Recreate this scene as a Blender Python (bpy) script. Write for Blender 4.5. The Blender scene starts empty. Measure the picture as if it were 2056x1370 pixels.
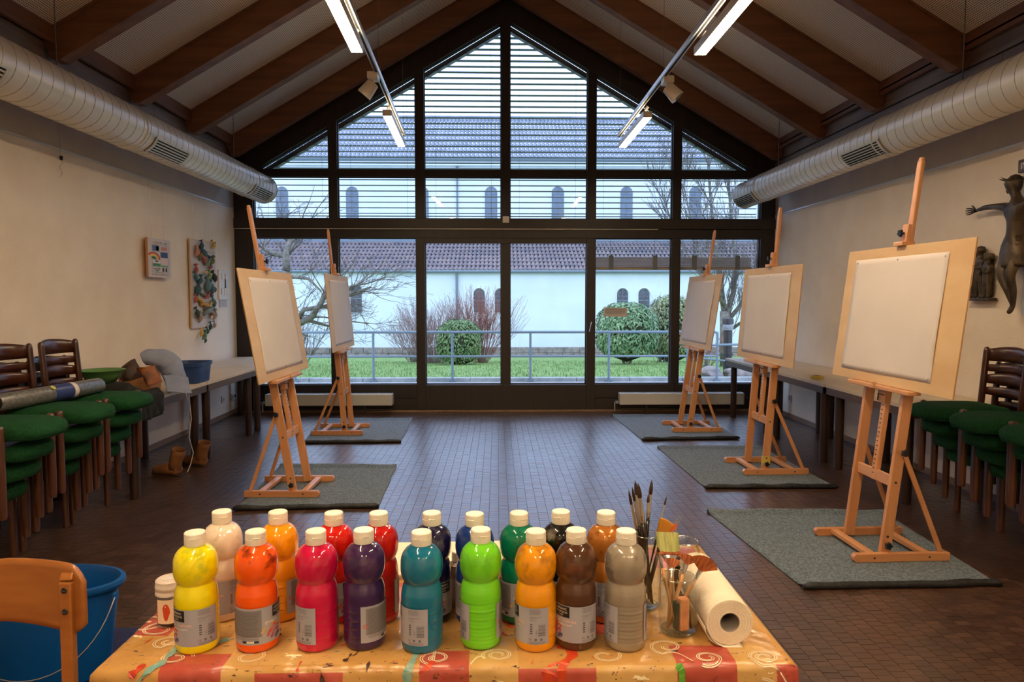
import bpy, bmesh, math, random
from mathutils import Vector, Matrix, Euler, noise as mnoise
rnd = random.Random(7)
SC = bpy.context.scene
COL = SC.collection

# ------------------------------------------------------------------ camera, sky, exposure
FPX, CAMZ = 1400.0, 1.45
YAW = math.atan(30 / FPX); PIT = math.atan(88 / FPX)
cam_d = bpy.data.cameras.new('camera'); cam = bpy.data.objects.new('camera', cam_d); COL.objects.link(cam)
cam_d.sensor_width = 36; cam_d.lens = FPX / 2056 * 36; cam_d.clip_end = 300; cam_d.clip_start = .02
cam.location = (0, 0, CAMZ); cam.rotation_euler = (math.pi / 2 - PIT, 0, -YAW)
SC.camera = cam
SC.view_settings.view_transform = 'Standard'; SC.view_settings.look = 'None'
SC.view_settings.gamma = 1; SC.view_settings.use_curve_mapping = False
SC.view_settings.exposure = 0.2
SC.cycles.max_bounces = 9; SC.cycles.diffuse_bounces = 5; SC.cycles.glossy_bounces = 4
SC.cycles.transparent_max_bounces = 24; SC.cycles.transmission_bounces = 8
SC.cycles.sample_clamp_indirect = 6; SC.cycles.caustics_reflective = False; SC.cycles.caustics_refractive = False
SC.cycles.use_denoising = True
W = bpy.data.worlds.new('overcast_sky'); SC.world = W; W.use_nodes = True
_nt = W.node_tree; _nt.nodes.clear()
_o = _nt.nodes.new('ShaderNodeOutputWorld'); _b = _nt.nodes.new('ShaderNodeBackground')
_tc = _nt.nodes.new('ShaderNodeTexCoord'); _nz = _nt.nodes.new('ShaderNodeTexNoise'); _nz.inputs['Scale'].default_value = 2.2
_cr = _nt.nodes.new('ShaderNodeValToRGB')
_cr.color_ramp.elements[0].color = (.50, .63, .97, 1); _cr.color_ramp.elements[1].color = (.60, .735, 1.0, 1)
_nt.links.new(_tc.outputs['Generated'], _nz.inputs['Vector']); _nt.links.new(_nz.outputs['Fac'], _cr.inputs['Fac'])
_nt.links.new(_cr.outputs['Color'], _b.inputs['Color']); _nt.links.new(_b.outputs[0], _o.inputs[0])
SKY = 2.8
_b.inputs['Strength'].default_value = SKY
LAMP_COL = (1.0, .75, .46); LAMP_STR = 120.0

# ------------------------------------------------------------------ pixel -> world helpers (real planes of the place)
def _ray(px, py):
    a = (px - 1028) / FPX; b = -(py - 685) / FPX
    f = math.cos(PIT) + b * math.sin(PIT); z = -math.sin(PIT) + b * math.cos(PIT)
    return a * math.cos(YAW) + f * math.sin(YAW), -a * math.sin(YAW) + f * math.cos(YAW), z
def atZ(px, py, z=0.0):
    r = _ray(px, py); t = (z - CAMZ) / r[2]; return Vector((r[0] * t, r[1] * t, z))
def atY(px, py, Y):
    r = _ray(px, py); t = Y / r[1]; return Vector((r[0] * t, Y, CAMZ + r[2] * t))
def atX(px, py, X):
    r = _ray(px, py); t = X / r[0]; return Vector((X, r[1] * t, CAMZ + r[2] * t))

# ------------------------------------------------------------------ materials
def srgb(r, g, b):
    f = lambda c: (c / 255 / 12.92) if c / 255 <= .04045 else ((c / 255 + .055) / 1.055) ** 2.4
    return (f(r), f(g), f(b), 1)
def mk(name):
    m = bpy.data.materials.new(name); m.use_nodes = True
    return m, m.node_tree, m.node_tree.nodes['Principled BSDF']
def N(nt, t, **kw):
    n = nt.nodes.new('ShaderNode' + t)
    for k, v in kw.items():
        if k in n.inputs: n.inputs[k].default_value = v
        else: setattr(n, k, v)
    return n
def math_n(nt, op, a, b=None, c=None):
    n = nt.nodes.new('ShaderNodeMath'); n.operation = op
    for i, v in enumerate((a, b, c)):
        if v is None: continue
        if isinstance(v, (int, float)): n.inputs[i].default_value = v
        else: nt.links.new(v, n.inputs[i])
    return n.outputs[0]
def mixc(nt, fac, a, b):
    n = nt.nodes.new('ShaderNodeMix'); n.data_type = 'RGBA'
    for i, v in ((0, fac), (6, a), (7, b)):
        if isinstance(v, (int, float)): n.inputs[i].default_value = v
        elif isinstance(v, tuple): n.inputs[i].default_value = v
        else: nt.links.new(v, n.inputs[i])
    return n.outputs[2]
def plain(name, col, rough=.6, metal=0, col2=None, scale=8, stretch=(1, 1, 1), bump=0, bscale=None, detail=4, coat=0, coords='Object', spec=.5, lo=.35, hi=.65):
    m, nt, p = mk(name)
    p.inputs['Roughness'].default_value = rough; p.inputs['Metallic'].default_value = metal
    p.inputs['Specular IOR Level'].default_value = spec
    if coat: p.inputs['Coat Weight'].default_value = coat; p.inputs['Coat Roughness'].default_value = .08
    p.inputs['Base Color'].default_value = col
    tc = N(nt, 'TexCoord'); mp = N(nt, 'Mapping'); mp.inputs['Scale'].default_value = stretch
    nt.links.new(tc.outputs[coords], mp.inputs['Vector'])
    if col2:
        nz = N(nt, 'TexNoise', Scale=scale, Detail=detail); nt.links.new(mp.outputs[0], nz.inputs['Vector'])
        mr = N(nt, 'MapRange'); mr.inputs[1].default_value = lo; mr.inputs[2].default_value = hi
        nt.links.new(nz.outputs['Fac'], mr.inputs[0])
        nt.links.new(mixc(nt, mr.outputs[0], col, col2), p.inputs['Base Color'])
    if bump:
        nb = N(nt, 'TexNoise', Scale=bscale or scale, Detail=detail); nt.links.new(mp.outputs[0], nb.inputs['Vector'])
        bp = N(nt, 'Bump', Strength=bump, Distance=.01); nt.links.new(nb.outputs['Fac'], bp.inputs['Height'])
        nt.links.new(bp.outputs[0], p.inputs['Normal'])
    return m
def wood(name, c1, c2, rough=.45, axis=0, scale=6, coat=0, bump=.05):
    st = [18, 18, 18]; st[axis] = 1.0
    return plain(name, c1, rough, 0, c2, scale / 6, tuple(s * 1.0 for s in st), bump, None, 6, coat, lo=.3, hi=.7)
def emis(name, col, s):
    m = bpy.data.materials.new(name); m.use_nodes = True; nt = m.node_tree; nt.nodes.clear()
    o = N(nt, 'OutputMaterial'); e = N(nt, 'Emission'); e.inputs[0].default_value = (*col, 1); e.inputs[1].default_value = s
    nt.links.new(e.outputs[0], o.inputs[0]); return m
def thin_glass(name, tint=(.93, .96, .97, 1), ior=1.5, rough=0.0, dens=1.0, body=None, bodyfac=0.0):
    m = bpy.data.materials.new(name); m.use_nodes = True; nt = m.node_tree; nt.nodes.clear()
    o = N(nt, 'OutputMaterial'); t = N(nt, 'BsdfTransparent'); t.inputs[0].default_value = tint
    g = N(nt, 'BsdfGlossy'); g.inputs['Roughness'].default_value = rough
    fr = N(nt, 'LayerWeight'); fr.inputs['Blend'].default_value = .5; f0 = ((ior - 1) / (ior + 1)) ** 2
    mx = N(nt, 'MixShader'); f = math_n(nt, 'MULTIPLY', math_n(nt, 'ADD', math_n(nt, 'MULTIPLY', math_n(nt, 'POWER', fr.outputs['Facing'], 4.5), .8), f0), dens)
    nt.links.new(f, mx.inputs[0]); nt.links.new(t.outputs[0], mx.inputs[1]); nt.links.new(g.outputs[0], mx.inputs[2])
    out = mx.outputs[0]
    if body:
        d = N(nt, 'BsdfDiffuse'); d.inputs[0].default_value = body
        m2 = N(nt, 'MixShader'); m2.inputs[0].default_value = bodyfac
        nt.links.new(out, m2.inputs[1]); nt.links.new(d.outputs[0], m2.inputs[2]); out = m2.outputs[0]
    nt.links.new(out, o.inputs[0]); return m

M = {}
M['frame'] = wood('dark_frame_wood', srgb(30, 23, 22), srgb(42, 32, 29), .5, 2)
M['rafter'] = wood('rafter_wood', srgb(98, 62, 42), srgb(128, 84, 56), .6, 0, 5)
M['fascia'] = wood('fascia_wood', srgb(92, 58, 40), srgb(118, 76, 52), .6, 1, 5)
M['plank'] = plain('grey_plank', srgb(128, 112, 104), .65, 0, srgb(98, 82, 76), 1.2, (5, 1.2, 10), .08, None, 6)
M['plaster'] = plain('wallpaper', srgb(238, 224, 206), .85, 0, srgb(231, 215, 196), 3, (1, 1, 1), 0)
def wallpaper():
    m = M['plaster']; nt = m.node_tree; p = nt.nodes['Principled BSDF']
    tc = N(nt, 'TexCoord'); mp = N(nt, 'Mapping'); mp.inputs['Scale'].default_value = (1, 1, 2.2); nt.links.new(tc.outputs['Object'], mp.inputs['Vector'])
    nz = N(nt, 'TexNoise', Scale=42.0, Detail=3.0); nt.links.new(mp.outputs[0], nz.inputs['Vector'])
    bp = N(nt, 'Bump', Strength=.35, Distance=.006); nt.links.new(nz.outputs['Fac'], bp.inputs['Height']); nt.links.new(bp.outputs[0], p.inputs['Normal'])
wallpaper()
M['plaster_smooth'] = plain('upper_wall_grey', srgb(196, 186, 178), .85, 0, srgb(186, 176, 170), 4, (1, 1, 1), .1, 30)  # greyer and smoother than the wallpaper below the rail
M['base'] = wood('baseboard_wood', srgb(150, 122, 98), srgb(120, 96, 78), .5, 1)
M['cork'] = plain('slab_base', srgb(36, 26, 21), .9)
M['duct'] = plain('duct_enamel', srgb(222, 214, 200), .34, .15, srgb(212, 205, 192), 5)
M['seam'] = plain('duct_seam', srgb(178, 170, 156), .35, .2)
M['vent_dark'] = plain('vent_void', srgb(14, 13, 13), .8)
M['vent'] = plain('vent_enamel', srgb(205, 198, 185), .4, .2)
M['lampwhite'] = plain('lamp_white', srgb(232, 226, 216), .35)
M['track'] = plain('track_alu', srgb(205, 206, 208), .3, .3)
M['wire'] = plain('wire_steel', srgb(120, 120, 120), .4, .6)
M['diff'] = emis('lamp_diffuser', LAMP_COL, LAMP_STR)
M['diffup'] = emis('ceiling_fill', LAMP_COL, LAMP_STR * .2)
M['glass'] = thin_glass('window_glass', (.95, .98, 1, 1), 1.45, 0, 1.0)
M['jar'] = thin_glass('jar_glass', (.95, .97, .95, 1), 1.5, .02, 1.5)
M['slat'] = plain('blind_slat', srgb(120, 125, 132), .4, .2)
M['slat_tan'] = plain('blind_slat_beige', srgb(186, 168, 150), .5)
M['beech'] = wood('beech', srgb(208, 150, 102), srgb(188, 128, 84), .38, 2, 5, .2, .02)
M['beech_x'] = wood('beech_runner', srgb(206, 146, 98), srgb(186, 124, 80), .38, 0, 5, .2, .02)
M['beech_y'] = wood('beech_bar', srgb(212, 156, 108), srgb(192, 132, 88), .38, 1, 5, .2, .02)
M['ply'] = plain('plywood_board', srgb(210, 178, 134), .5, 0, srgb(196, 160, 114), 1.2, (3, 1.4, 4), .02, None, 5)
M['plyedge'] = plain('plywood_edge', srgb(160, 118, 76), .6)
M['paper'] = plain('drawing_paper', srgb(208, 200, 198), .9, 0, srgb(203, 194, 192), 2.5)
M['black'] = plain('black_plastic', srgb(16, 16, 18), .4)
M['steel'] = plain('steel', srgb(190, 190, 190), .28, .9)
M['darksteel'] = plain('dark_steel', srgb(70, 66, 64), .45, .6)
M['felt'] = plain('grey_felt', srgb(102, 118, 130), .8, 0, srgb(50, 61, 72), 60, (1.6, 1, 1), .5, 90, 3)
M['felt'].node_tree.nodes['Principled BSDF'].inputs['Sheen Weight'].default_value = .15
M['foil'] = plain('black_backing', srgb(16, 17, 20), .5, 0, srgb(40, 44, 50), 30)
M['tabletop'] = plain('table_laminate', srgb(214, 198, 174), .45, 0, srgb(206, 188, 164), 3)
M['tableedge'] = wood('table_edge_wood', srgb(96, 76, 66), srgb(76, 58, 50), .5, 1)
M['tableleg'] = wood('table_leg_wood', srgb(60, 40, 32), srgb(44, 28, 22), .4, 2)
M['chairwood'] = wood('chair_dark_wood', srgb(72, 36, 22), srgb(48, 22, 14), .3, 2, 5, .3, .02)
M['chairleg'] = wood('chair_leg_wood', srgb(96, 54, 34), srgb(66, 36, 24), .35, 2, 5, .2, .02)
M['green'] = plain('green_upholstery', srgb(24, 76, 42), .9, 0, srgb(18, 60, 33), 70, (1, 1, 1), .25, 120, 3, spec=.2)
M['rad'] = plain('radiator_enamel', srgb(196, 194, 190), .45)
M['socket'] = plain('socket_white', srgb(225, 220, 212), .4)
M['bronze'] = plain('bronze', srgb(92, 76, 58), .45, .5, srgb(52, 43, 34), 9, (1, 1, 1), .25, 30)
M['white'] = plain('cap_white', srgb(238, 230, 214), .38)
M['concrete'] = plain('concrete', srgb(176, 176, 172), .9, 0, srgb(150, 152, 150), 6, (1, 1, 1), .2, 30)
M['grass'] = plain('lawn_grass', srgb(132, 158, 82), .9, 0, srgb(98, 130, 60), 3.5, (1, 1, 1), .5, 30, 8)
M['render'] = plain('white_render', srgb(232, 236, 240), .9, 0, srgb(222, 228, 234), .8)
M['stone'] = plain('plinth_stone', srgb(164, 150, 140), .9, 0, srgb(128, 118, 112), 5, (1, 1, 1), .4, 14)
M['rail'] = plain('galvanised', srgb(128, 142, 148), .5, .3)
M['bark'] = plain('bark', srgb(138, 130, 116), .9, 0, srgb(92, 86, 78), 10, (1, 1, 1), .3)
M['twig'] = plain('twig', srgb(98, 88, 80), .9)
M['twigred'] = plain('twig_red', srgb(140, 84, 70), .9)
M['twigpur'] = plain('twig_purple', srgb(150, 120, 118), .9)
M['gutter'] = plain('zinc', srgb(120, 132, 142), .5, .3)
def tile_mat(name, c1, c2):
    return plain(name, c1, .8, 0, c2, 1.6, (1, 1, 1), .1, 20)
M['tile'] = tile_mat('aisle_roof_tile', srgb(140, 124, 122), srgb(112, 104, 108))
M['tile2'] = tile_mat('nave_roof_tile', srgb(150, 154, 164), srgb(124, 130, 142))

# ------------------------------------------------------------------ mesh building
class MB:
    def __init__(s): s.v = []; s.f = []; s.m = []; s.mi = 0
    def add(s, vs, fs):
        o = len(s.v); s.v += [tuple(v) for v in vs]
        for f in fs: s.f.append(tuple(i + o for i in f)); s.m.append(s.mi)
        return s
    def box(s, c, d, R=None):
        x, y, z = d[0] / 2, d[1] / 2, d[2] / 2
        vs = [Vector((i * x, j * y, k * z)) for i in (-1, 1) for j in (-1, 1) for k in (-1, 1)]
        if R is not None: vs = [R @ v for v in vs]
        c = Vector(c)
        return s.add([v + c for v in vs], [(0, 1, 3, 2), (4, 6, 7, 5), (0, 4, 5, 1), (2, 3, 7, 6), (0, 2, 6, 4), (1, 5, 7, 3)])
    def bb(s, a, b): return s.box([(a[i] + b[i]) / 2 for i in range(3)], [abs(b[i] - a[i]) for i in range(3)])
    def bar(s, a, b, w, t, up=(0, 0, 1)):
        a, b = Vector(a), Vector(b); d = b - a; L = d.length; d.normalize(); up = Vector(up)
        x = d.cross(up)
        if x.length < 1e-5: x = d.cross(Vector((0, 1, 0)))
        x.normalize(); y = x.cross(d)
        R = Matrix((x, y, d)).transposed()
        return s.box((a + b) / 2, (w, t, L), R)
    def tube(s, pts, r, seg=8, caps=True):
        pts = [Vector(p) for p in pts]; n = len(pts)
        rs = r if isinstance(r, (list, tuple)) else [r] * n
        ring = []; px = None
        for i, p in enumerate(pts):
            d = (pts[min(i + 1, n - 1)] - pts[max(i - 1, 0)])
            d = d.normalized() if d.length > 1e-9 else Vector((0, 0, 1))
            if px is None:
                px = d.cross(Vector((0, 0, 1)))
                if px.length < 1e-3: px = Vector((1, 0, 0))
            px = (px - d * px.dot(d)); px.normalize(); py = d.cross(px)
            ring.append([p + (px * math.cos(2 * math.pi * k / seg) + py * math.sin(2 * math.pi * k / seg)) * rs[i] for k in range(seg)])
        vs = [v for r_ in ring for v in r_]; fs = []
        for i in range(n - 1):
            for k in range(seg):
                a = i * seg + k; b = i * seg + (k + 1) % seg
                fs.append((a, b, b + seg, a + seg))
        if caps: fs += [tuple(range(seg))[::-1], tuple((n - 1) * seg + k for k in range(seg))]
        return s.add(vs, fs)
    def lathe(s, prof, seg=32, c=(0, 0, 0), sx=1, sy=1, fn=None, cap=True):
        vs = []; fs = []; n = len(prof)
        for (r, z) in prof:
            for k in range(seg):
                a = 2 * math.pi * k / seg; rr = r + (fn(a, z, r) if fn else 0)
                vs.append((c[0] + rr * math.cos(a) * sx, c[1] + rr * math.sin(a) * sy, c[2] + z))
        for i in range(n - 1):
            for k in range(seg):
                a = i * seg + k; b = i * seg + (k + 1) % seg; fs.append((a, b, b + seg, a + seg))
        if cap:
            if prof[0][0] > 1e-6: fs.append(tuple(range(seg))[::-1])
            if prof[-1][0] > 1e-6: fs.append(tuple((n - 1) * seg + k for k in range(seg)))
        return s.add(vs, fs)
    def grid(s, nu, nv, fn, closed_u=False):
        vs = [fn(i / (nu if closed_u else nu - 1), j / (nv - 1)) for j in range(nv) for i in range(nu)]; fs = []
        for j in range(nv - 1):
            for i in range(nu if closed_u else nu - 1):
                a = j * nu + i; b = j * nu + (i + 1) % nu; fs.append((a, b, b + nu, a + nu))
        return s.add(vs, fs)
    def prism(s, poly, a, b, axis=1):
        # polygon (u,v) extruded between a and b along axis
        def P(u, v, t):
            return (t, u, v) if axis == 0 else (u, t, v) if axis == 1 else (u, v, t)
        n = len(poly); vs = [P(u, v, a) for u, v in poly] + [P(u, v, b) for u, v in poly]
        fs = [tuple(range(n)), tuple(range(2 * n - 1, n - 1, -1))] + [(i, i + n, (i + 1) % n + n, (i + 1) % n) for i in range(n)]
        return s.add(vs, fs)
    def xf(s, Mx):
        s.v = [tuple(Mx @ Vector(v)) for v in s.v]; return s
    def build(s, name, mats, parent=None, smooth=False, bevel=0, solid=0, sub=0):
        me = bpy.data.meshes.new(name); me.from_pydata(s.v, [], s.f)
        if not isinstance(mats, (list, tuple)): mats = [mats]
        for m in mats: me.materials.append(m)
        if len(mats) > 1: me.polygons.foreach_set('material_index', s.m)
        bm = bmesh.new(); bm.from_mesh(me); bmesh.ops.recalc_face_normals(bm, faces=bm.faces); bm.to_mesh(me); bm.free()
        if smooth is True: me.polygons.foreach_set('use_smooth', [True] * len(me.polygons))
        elif smooth:
            me.polygons.foreach_set('use_smooth', [True] * len(me.polygons))
            me.set_sharp_from_angle(angle=math.radians(smooth))
        me.update()
        o = bpy.data.objects.new(name, me); COL.objects.link(o)
        if parent: o.parent = parent
        if solid: md = o.modifiers.new('s', 'SOLIDIFY'); md.thickness = solid; md.offset = 0
        if bevel: md = o.modifiers.new('b', 'BEVEL'); md.width = bevel; md.segments = 2; md.limit_method = 'ANGLE'
        if sub: md = o.modifiers.new('u', 'SUBSURF'); md.levels = sub; md.render_levels = sub
        return o
def tag(o, label=None, cat=None, group=None, kind=None):
    if label: o['label'] = label
    if cat: o['category'] = cat
    if group: o['group'] = group
    if kind: o['kind'] = kind
    return o
def empty(name, loc=(0, 0, 0), rz=0, label=None, cat=None, group=None, kind=None):
    o = bpy.data.objects.new(name, None); COL.objects.link(o); o.empty_display_size = .1
    o.location = loc; o.rotation_euler = (0, 0, rz); return tag(o, label, cat, group, kind)
KIDS = {}
def kids(o): return [c for c in bpy.data.objects if c.parent == o]
def copy_tree(o, loc=None, rz=None, parent=None, top=True):
    c = o.copy(); COL.objects.link(c); c.parent = parent
    for ch in list(o.children): copy_tree(ch, parent=c, top=False)
    if top:
        if loc is not None: c.location = loc
        if rz is not None: c.rotation_euler = (0, 0, rz)
    return c
def text_mb(s, size, mi=0, font=None, spacing=1.0):
    cu = bpy.data.curves.new('t', 'FONT'); cu.body = s; cu.size = size; cu.resolution_u = 2; cu.space_character = spacing
    ob = bpy.data.objects.new('t', cu); COL.objects.link(ob)
    bpy.context.view_layer.update()
    me = ob.to_mesh(); vs = [tuple(v.co) for v in me.vertices]; fs = [tuple(p.vertices) for p in me.polygons]
    ob.to_mesh_clear(); bpy.data.objects.remove(ob); bpy.data.curves.remove(cu)
    return vs, fs

XL, XR, YB, YF, XC = -3.265, 3.51, 8.81, -2.6, .12
SL = .59
def zraf(x): return 5.07 - SL * abs(x - XC)      # underside of rafters
def zcei(x): return 5.33 - SL * abs(x - XC)      # ceiling surface
def zgl(x): return 4.86 - SL * abs(x - XC)       # top edge of gable glass

# ================================================================== STRUCTURE
def struct(name, parent=None):
    o = empty(name); o['kind'] = 'structure'
    if parent: o.parent = parent
    return o
# ---- floor: end-grain wood blocks
def floor_mat():
    m, nt, p = mk('wood_block_floor')
    at = N(nt, 'Attribute', attribute_name='tone'); geo = N(nt, 'NewGeometry')
    nz = N(nt, 'TexNoise', Scale=.7, Detail=3.0); nt.links.new(geo.outputs['Position'], nz.inputs['Vector'])
    n2 = N(nt, 'TexNoise', Scale=26.0, Detail=4.0); nt.links.new(geo.outputs['Position'], n2.inputs['Vector'])
    c = N(nt, 'ValToRGB'); e = c.color_ramp.elements
    e[0].color = srgb(54, 35, 27); e[1].color = srgb(88, 60, 45)
    x = e.new(.5); x.color = srgb(68, 45, 34)
    f = math_n(nt, 'ADD', math_n(nt, 'MULTIPLY', at.outputs['Fac'], .62), math_n(nt, 'MULTIPLY', n2.outputs['Fac'], .38))
    nt.links.new(f, c.inputs['Fac']); nt.links.new(c.outputs['Color'], p.inputs['Base Color'])
    r = math_n(nt, 'ADD', math_n(nt, 'MULTIPLY', nz.outputs['Fac'], .18), math_n(nt, 'ADD', math_n(nt, 'MULTIPLY', at.outputs['Fac'], .10), .24))
    nt.links.new(r, p.inputs['Roughness']); p.inputs['Specular IOR Level'].default_value = .7; p.inputs['Coat Weight'].default_value = .8; p.inputs['Coat Roughness'].default_value = .27; p.inputs['Coat IOR'].default_value = 1.6
    bp = N(nt, 'Bump', Strength=.12, Distance=.004); nt.links.new(n2.outputs['Fac'], bp.inputs['Height']); nt.links.new(bp.outputs[0], p.inputs['Normal'])
    return m
M['floor'] = floor_mat()
def set_tone(o, vals):
    a = o.data.attributes.new('tone', 'FLOAT', 'FACE'); a.data.foreach_set('value', vals)
def proj(x, y, z):
    z -= CAMZ; a = x * math.cos(YAW) - y * math.sin(YAW); f = x * math.sin(YAW) + y * math.cos(YAW)
    d = f * math.cos(PIT) - z * math.sin(PIT); u = f * math.sin(PIT) + z * math.cos(PIT)
    return (1028 + FPX * a / d, 685 - FPX * u / d) if d > .1 else (-1, -1)
floor = struct('floor')
MB().bb((XL - .2, YF - .2, -.2), (XR + .2, YB + .12, -.018)).build('floor_slab', M['cork'], floor)
CW, CL = .0655, .042
near, far = [], []
i = 0; x = XL
while x < XR:
    w = min(CW, XR - x); off = (i * .5 % 1) * CL + (i * .037 % .01); y = YF - off
    while y < YB:
        y0, y1 = max(y, YF), min(y + CL, YB)
        if y1 - y0 > .006:
            cx, cy = x + w / 2, (y0 + y1) / 2
            px, py = proj(cx, cy, 0)
            vis = 0 < px < 2056 and 0 < py < 1366 and not (px > 172 + (1351 - py) * 1.1 - 20 and px < 1625 - (1345 - py) * .92 and py > 1040)
            (near if (vis and cy < 4.3 and x > .5) else far).append((cx, cy, w, y1 - y0))
        y += CL
    x += CW; i += 1
near.sort(key=lambda b: b[1] + abs(b[0] - 1.4) * .3); far += near[300:]; near = near[:300]
fv = MB(); tones = []
for (cx, cy, w, l) in far:
    t = rnd.random(); h = rnd.uniform(-.0004, .0004); g = .0004; ch = .0012
    a, b = w / 2 - g, l / 2 - g
    vs = [(cx + sx * a, cy + sy * b, -.012) for sx, sy in ((-1, -1), (1, -1), (1, 1), (-1, 1))] + \
         [(cx + sx * (a - .0006), cy + sy * (b - .0006), h + sx * rnd.uniform(-.0002, .0002)) for sx, sy in ((-1, -1), (1, -1), (1, 1), (-1, 1))]
    fv.add(vs, [(4, 5, 6, 7), (0, 1, 5, 4), (1, 2, 6, 5), (2, 3, 7, 6), (3, 0, 4, 7)]); tones += [t] * 5
me = bpy.data.meshes.new('wood_block_field'); me.from_pydata(fv.v, [], fv.f); me.materials.append(M['floor'])
o = bpy.data.objects.new('wood_block_field', me); COL.objects.link(o); o.parent = floor; o['kind'] = 'stuff'; set_tone(o, tones)
variants = []
for k in range(9):
    b = MB(); a, c = CW / 2 - .0004, CL / 2 - .0004; h = rnd.uniform(-.0004, .0004)
    b.add([(sx * a, sy * c, -.012) for sx, sy in ((-1, -1), (1, -1), (1, 1), (-1, 1))] + [(sx * (a - .0006), sy * (c - .0006), h + sx * rnd.uniform(-.0003, .0003)) for sx, sy in ((-1, -1), (1, -1), (1, 1), (-1, 1))],
          [(4, 5, 6, 7), (0, 1, 5, 4), (1, 2, 6, 5), (2, 3, 7, 6), (3, 0, 4, 7), (3, 2, 1, 0)])
    vm = bpy.data.meshes.new('wood_block'); vm.from_pydata(b.v, [], b.f); vm.materials.append(M['floor'])
    at = vm.attributes.new('tone', 'FLOAT', 'FACE'); at.data.foreach_set('value', [(k + .5) / 9] * 6); variants.append(vm)
for (cx, cy, w, l) in near:
    o = bpy.data.objects.new('wood_block', rnd.choice(variants)); COL.objects.link(o); o.parent = floor; o.location = (cx, cy, 0); o.scale = (w / CW, l / CL, 1)

# ---- side walls
def side_wall(name, X, out, rail_z):
    w = struct(name); s = out
    MB().bb((X, YF, 0), (X + s * .2, YB + .12, rail_z)).build('wallpaper_surface', M['plaster'], w)
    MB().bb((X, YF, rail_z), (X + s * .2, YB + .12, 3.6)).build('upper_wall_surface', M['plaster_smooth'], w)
    for k, (z0, z1) in enumerate(((2.88, 2.994), (3.008, 3.134), (3.148, 3.284), (3.296, 3.36))):
        y = YF - k * .8
        while y < YB:
            y1 = min(y + 2.75, YB); ya = max(y, YF)
            if y1 > ya + .01: MB().bb((X - s * .022, ya + .002, z0), (X, y1 - .002, z1)).build('plank', M['plank'], w, bevel=.003)
            y += 2.75
    MB().bb((X - s * .004, YF, 2.87), (X, YB, 3.36)).build('plank_gap_shade', M['cork'], w)  # dark sheet added behind the planks so their gaps read as shade
    b = struct('baseboard_' + name.split('_')[1])
    MB().bb((X - s * .014, YF, 0), (X, YB, .062)).build('baseboard_strip', M['base'], b, bevel=.003)
    MB().bb((X - s * .02, YF, 0), (X - s * .014, YB, .012)).build('baseboard_toe', M['tableedge'], b)
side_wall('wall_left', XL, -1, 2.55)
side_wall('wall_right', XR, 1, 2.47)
wf = struct('wall_front')
MB().prism([(XL - .2, -.2), (XR + .2, -.2), (XR + .2, zcei(XR + .2)), (XC, zcei(XC)), (XL - .2, zcei(XL - .2))], YF - .2, YF).build('plaster_surface', M['plaster'], wf)

# ---- window wall (dark timber frame)
wb = struct('wall_back')
MX = [-2.035, -.957, .108, 1.185, 2.261]; GL, GR = -3.03, 3.33
F0, F1 = YB, YB + .12
def fr(name, a, b, bev=.004): return MB().bb((a[0], a[1], a[2]), (b[0], b[1], b[2])).build(name, M['frame'], wb, bevel=bev)
fr('post', (XL, F0 - .01, 0), (GL, F1, zraf(GL)), .004); fr('post', (GR, F0 - .01, 0), (XR, F1, zraf(GR)), .004)
for m in MX:
    hw = .055
    fr('mullion', (m - hw, F0 - .012, 2.43), (m + hw, F1, zgl(m) + .1))
    fr('mullion', (m - hw, F0 - .006, .345), (m + hw, F1, 2.19))
fr('transom', (GL, F0 - .004, 2.945), (GR, F1, 3.035)); fr('transom', (XL, F0 - .03, 2.305), (XR, F1, 2.43)); fr('transom', (XL, F0 - .008, 2.19), (XR, F1, 2.302))
MB().prism([(XL, zraf(XL) - .02), (XC, zraf(XC)), (XC, zgl(XC)), (GL - .05, zgl(GL - .05)), (XL, zgl(XL) - .05)], F0 - .02, F1).build('rafter_board', M['frame'], wb)
MB().prism([(XR, zraf(XR) - .02), (XC, zraf(XC)), (XC, zgl(XC)), (GR + .05, zgl(GR + .05)), (XR, zgl(XR) - .05)], F0 - .02, F1).build('rafter_board', M['frame'], wb)
MB().prism([(XL, zraf(XL) - .03), (XC, zraf(XC) - .01), (XR, zraf(XR) - .03), (XR, zcei(XR)), (XC, zcei(XC)), (XL, zcei(XL))], F0 + .01, F1).build('gable_board', M['frame'], wb)
edges = [GL] + MX + [GR]
for i in range(6):
    a, b = edges[i], edges[i + 1]
    for z0, z1, d in ((.0, .16, .0), (.165, .345, .004)):
        fr('sill_board', (a, F0 - d, z0), (b, F1, z1), .005)
# sill threshold light wood
t1 = struct('trim_1'); MB().bb((XL, F0 - .05, 0), (XR, F0 - .012, .022)).build('threshold_strip', M['base'], t1, bevel=.003)
t2 = struct('trim_2'); MB().bb((XL, F0 - .040, 2.296), (2.02, F0 - .031, 2.303)).build('curtain_rail', M['lampwhite'], t2)
# door leaves: the two middle bays slide as one, handle on its right stile
d1 = struct('door_1')
for (a, b, c, d) in ((MX[1] - .055, MX[1] + .055, .02, 2.19), (MX[3] - .055, MX[3] + .055, .02, 2.19)):
    MB().bb((a, F0 - .03, c), (b, F0 - .013, d)).build('door_stile', M['frame'], d1, bevel=.004)
MB().bb((MX[1] + .055, F0 - .03, .02), (MX[3] - .055, F0 - .013, .34)).build('door_bottom_rail', M['frame'], d1, bevel=.004)
MB().bb((MX[1] + .055, F0 - .03, 2.12), (MX[3] - .055, F0 - .013, 2.19)).build('door_top_rail', M['frame'], d1, bevel=.004)
h = MB(); h.tube([(MX[3] - .02, F0 - .03, 1.02), (MX[3] - .02, F0 - .055, 1.02), (MX[3] + .005, F0 - .06, 1.14)], .006, 6); h.build('door_handle', M['steel'], d1, smooth=40)
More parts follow.
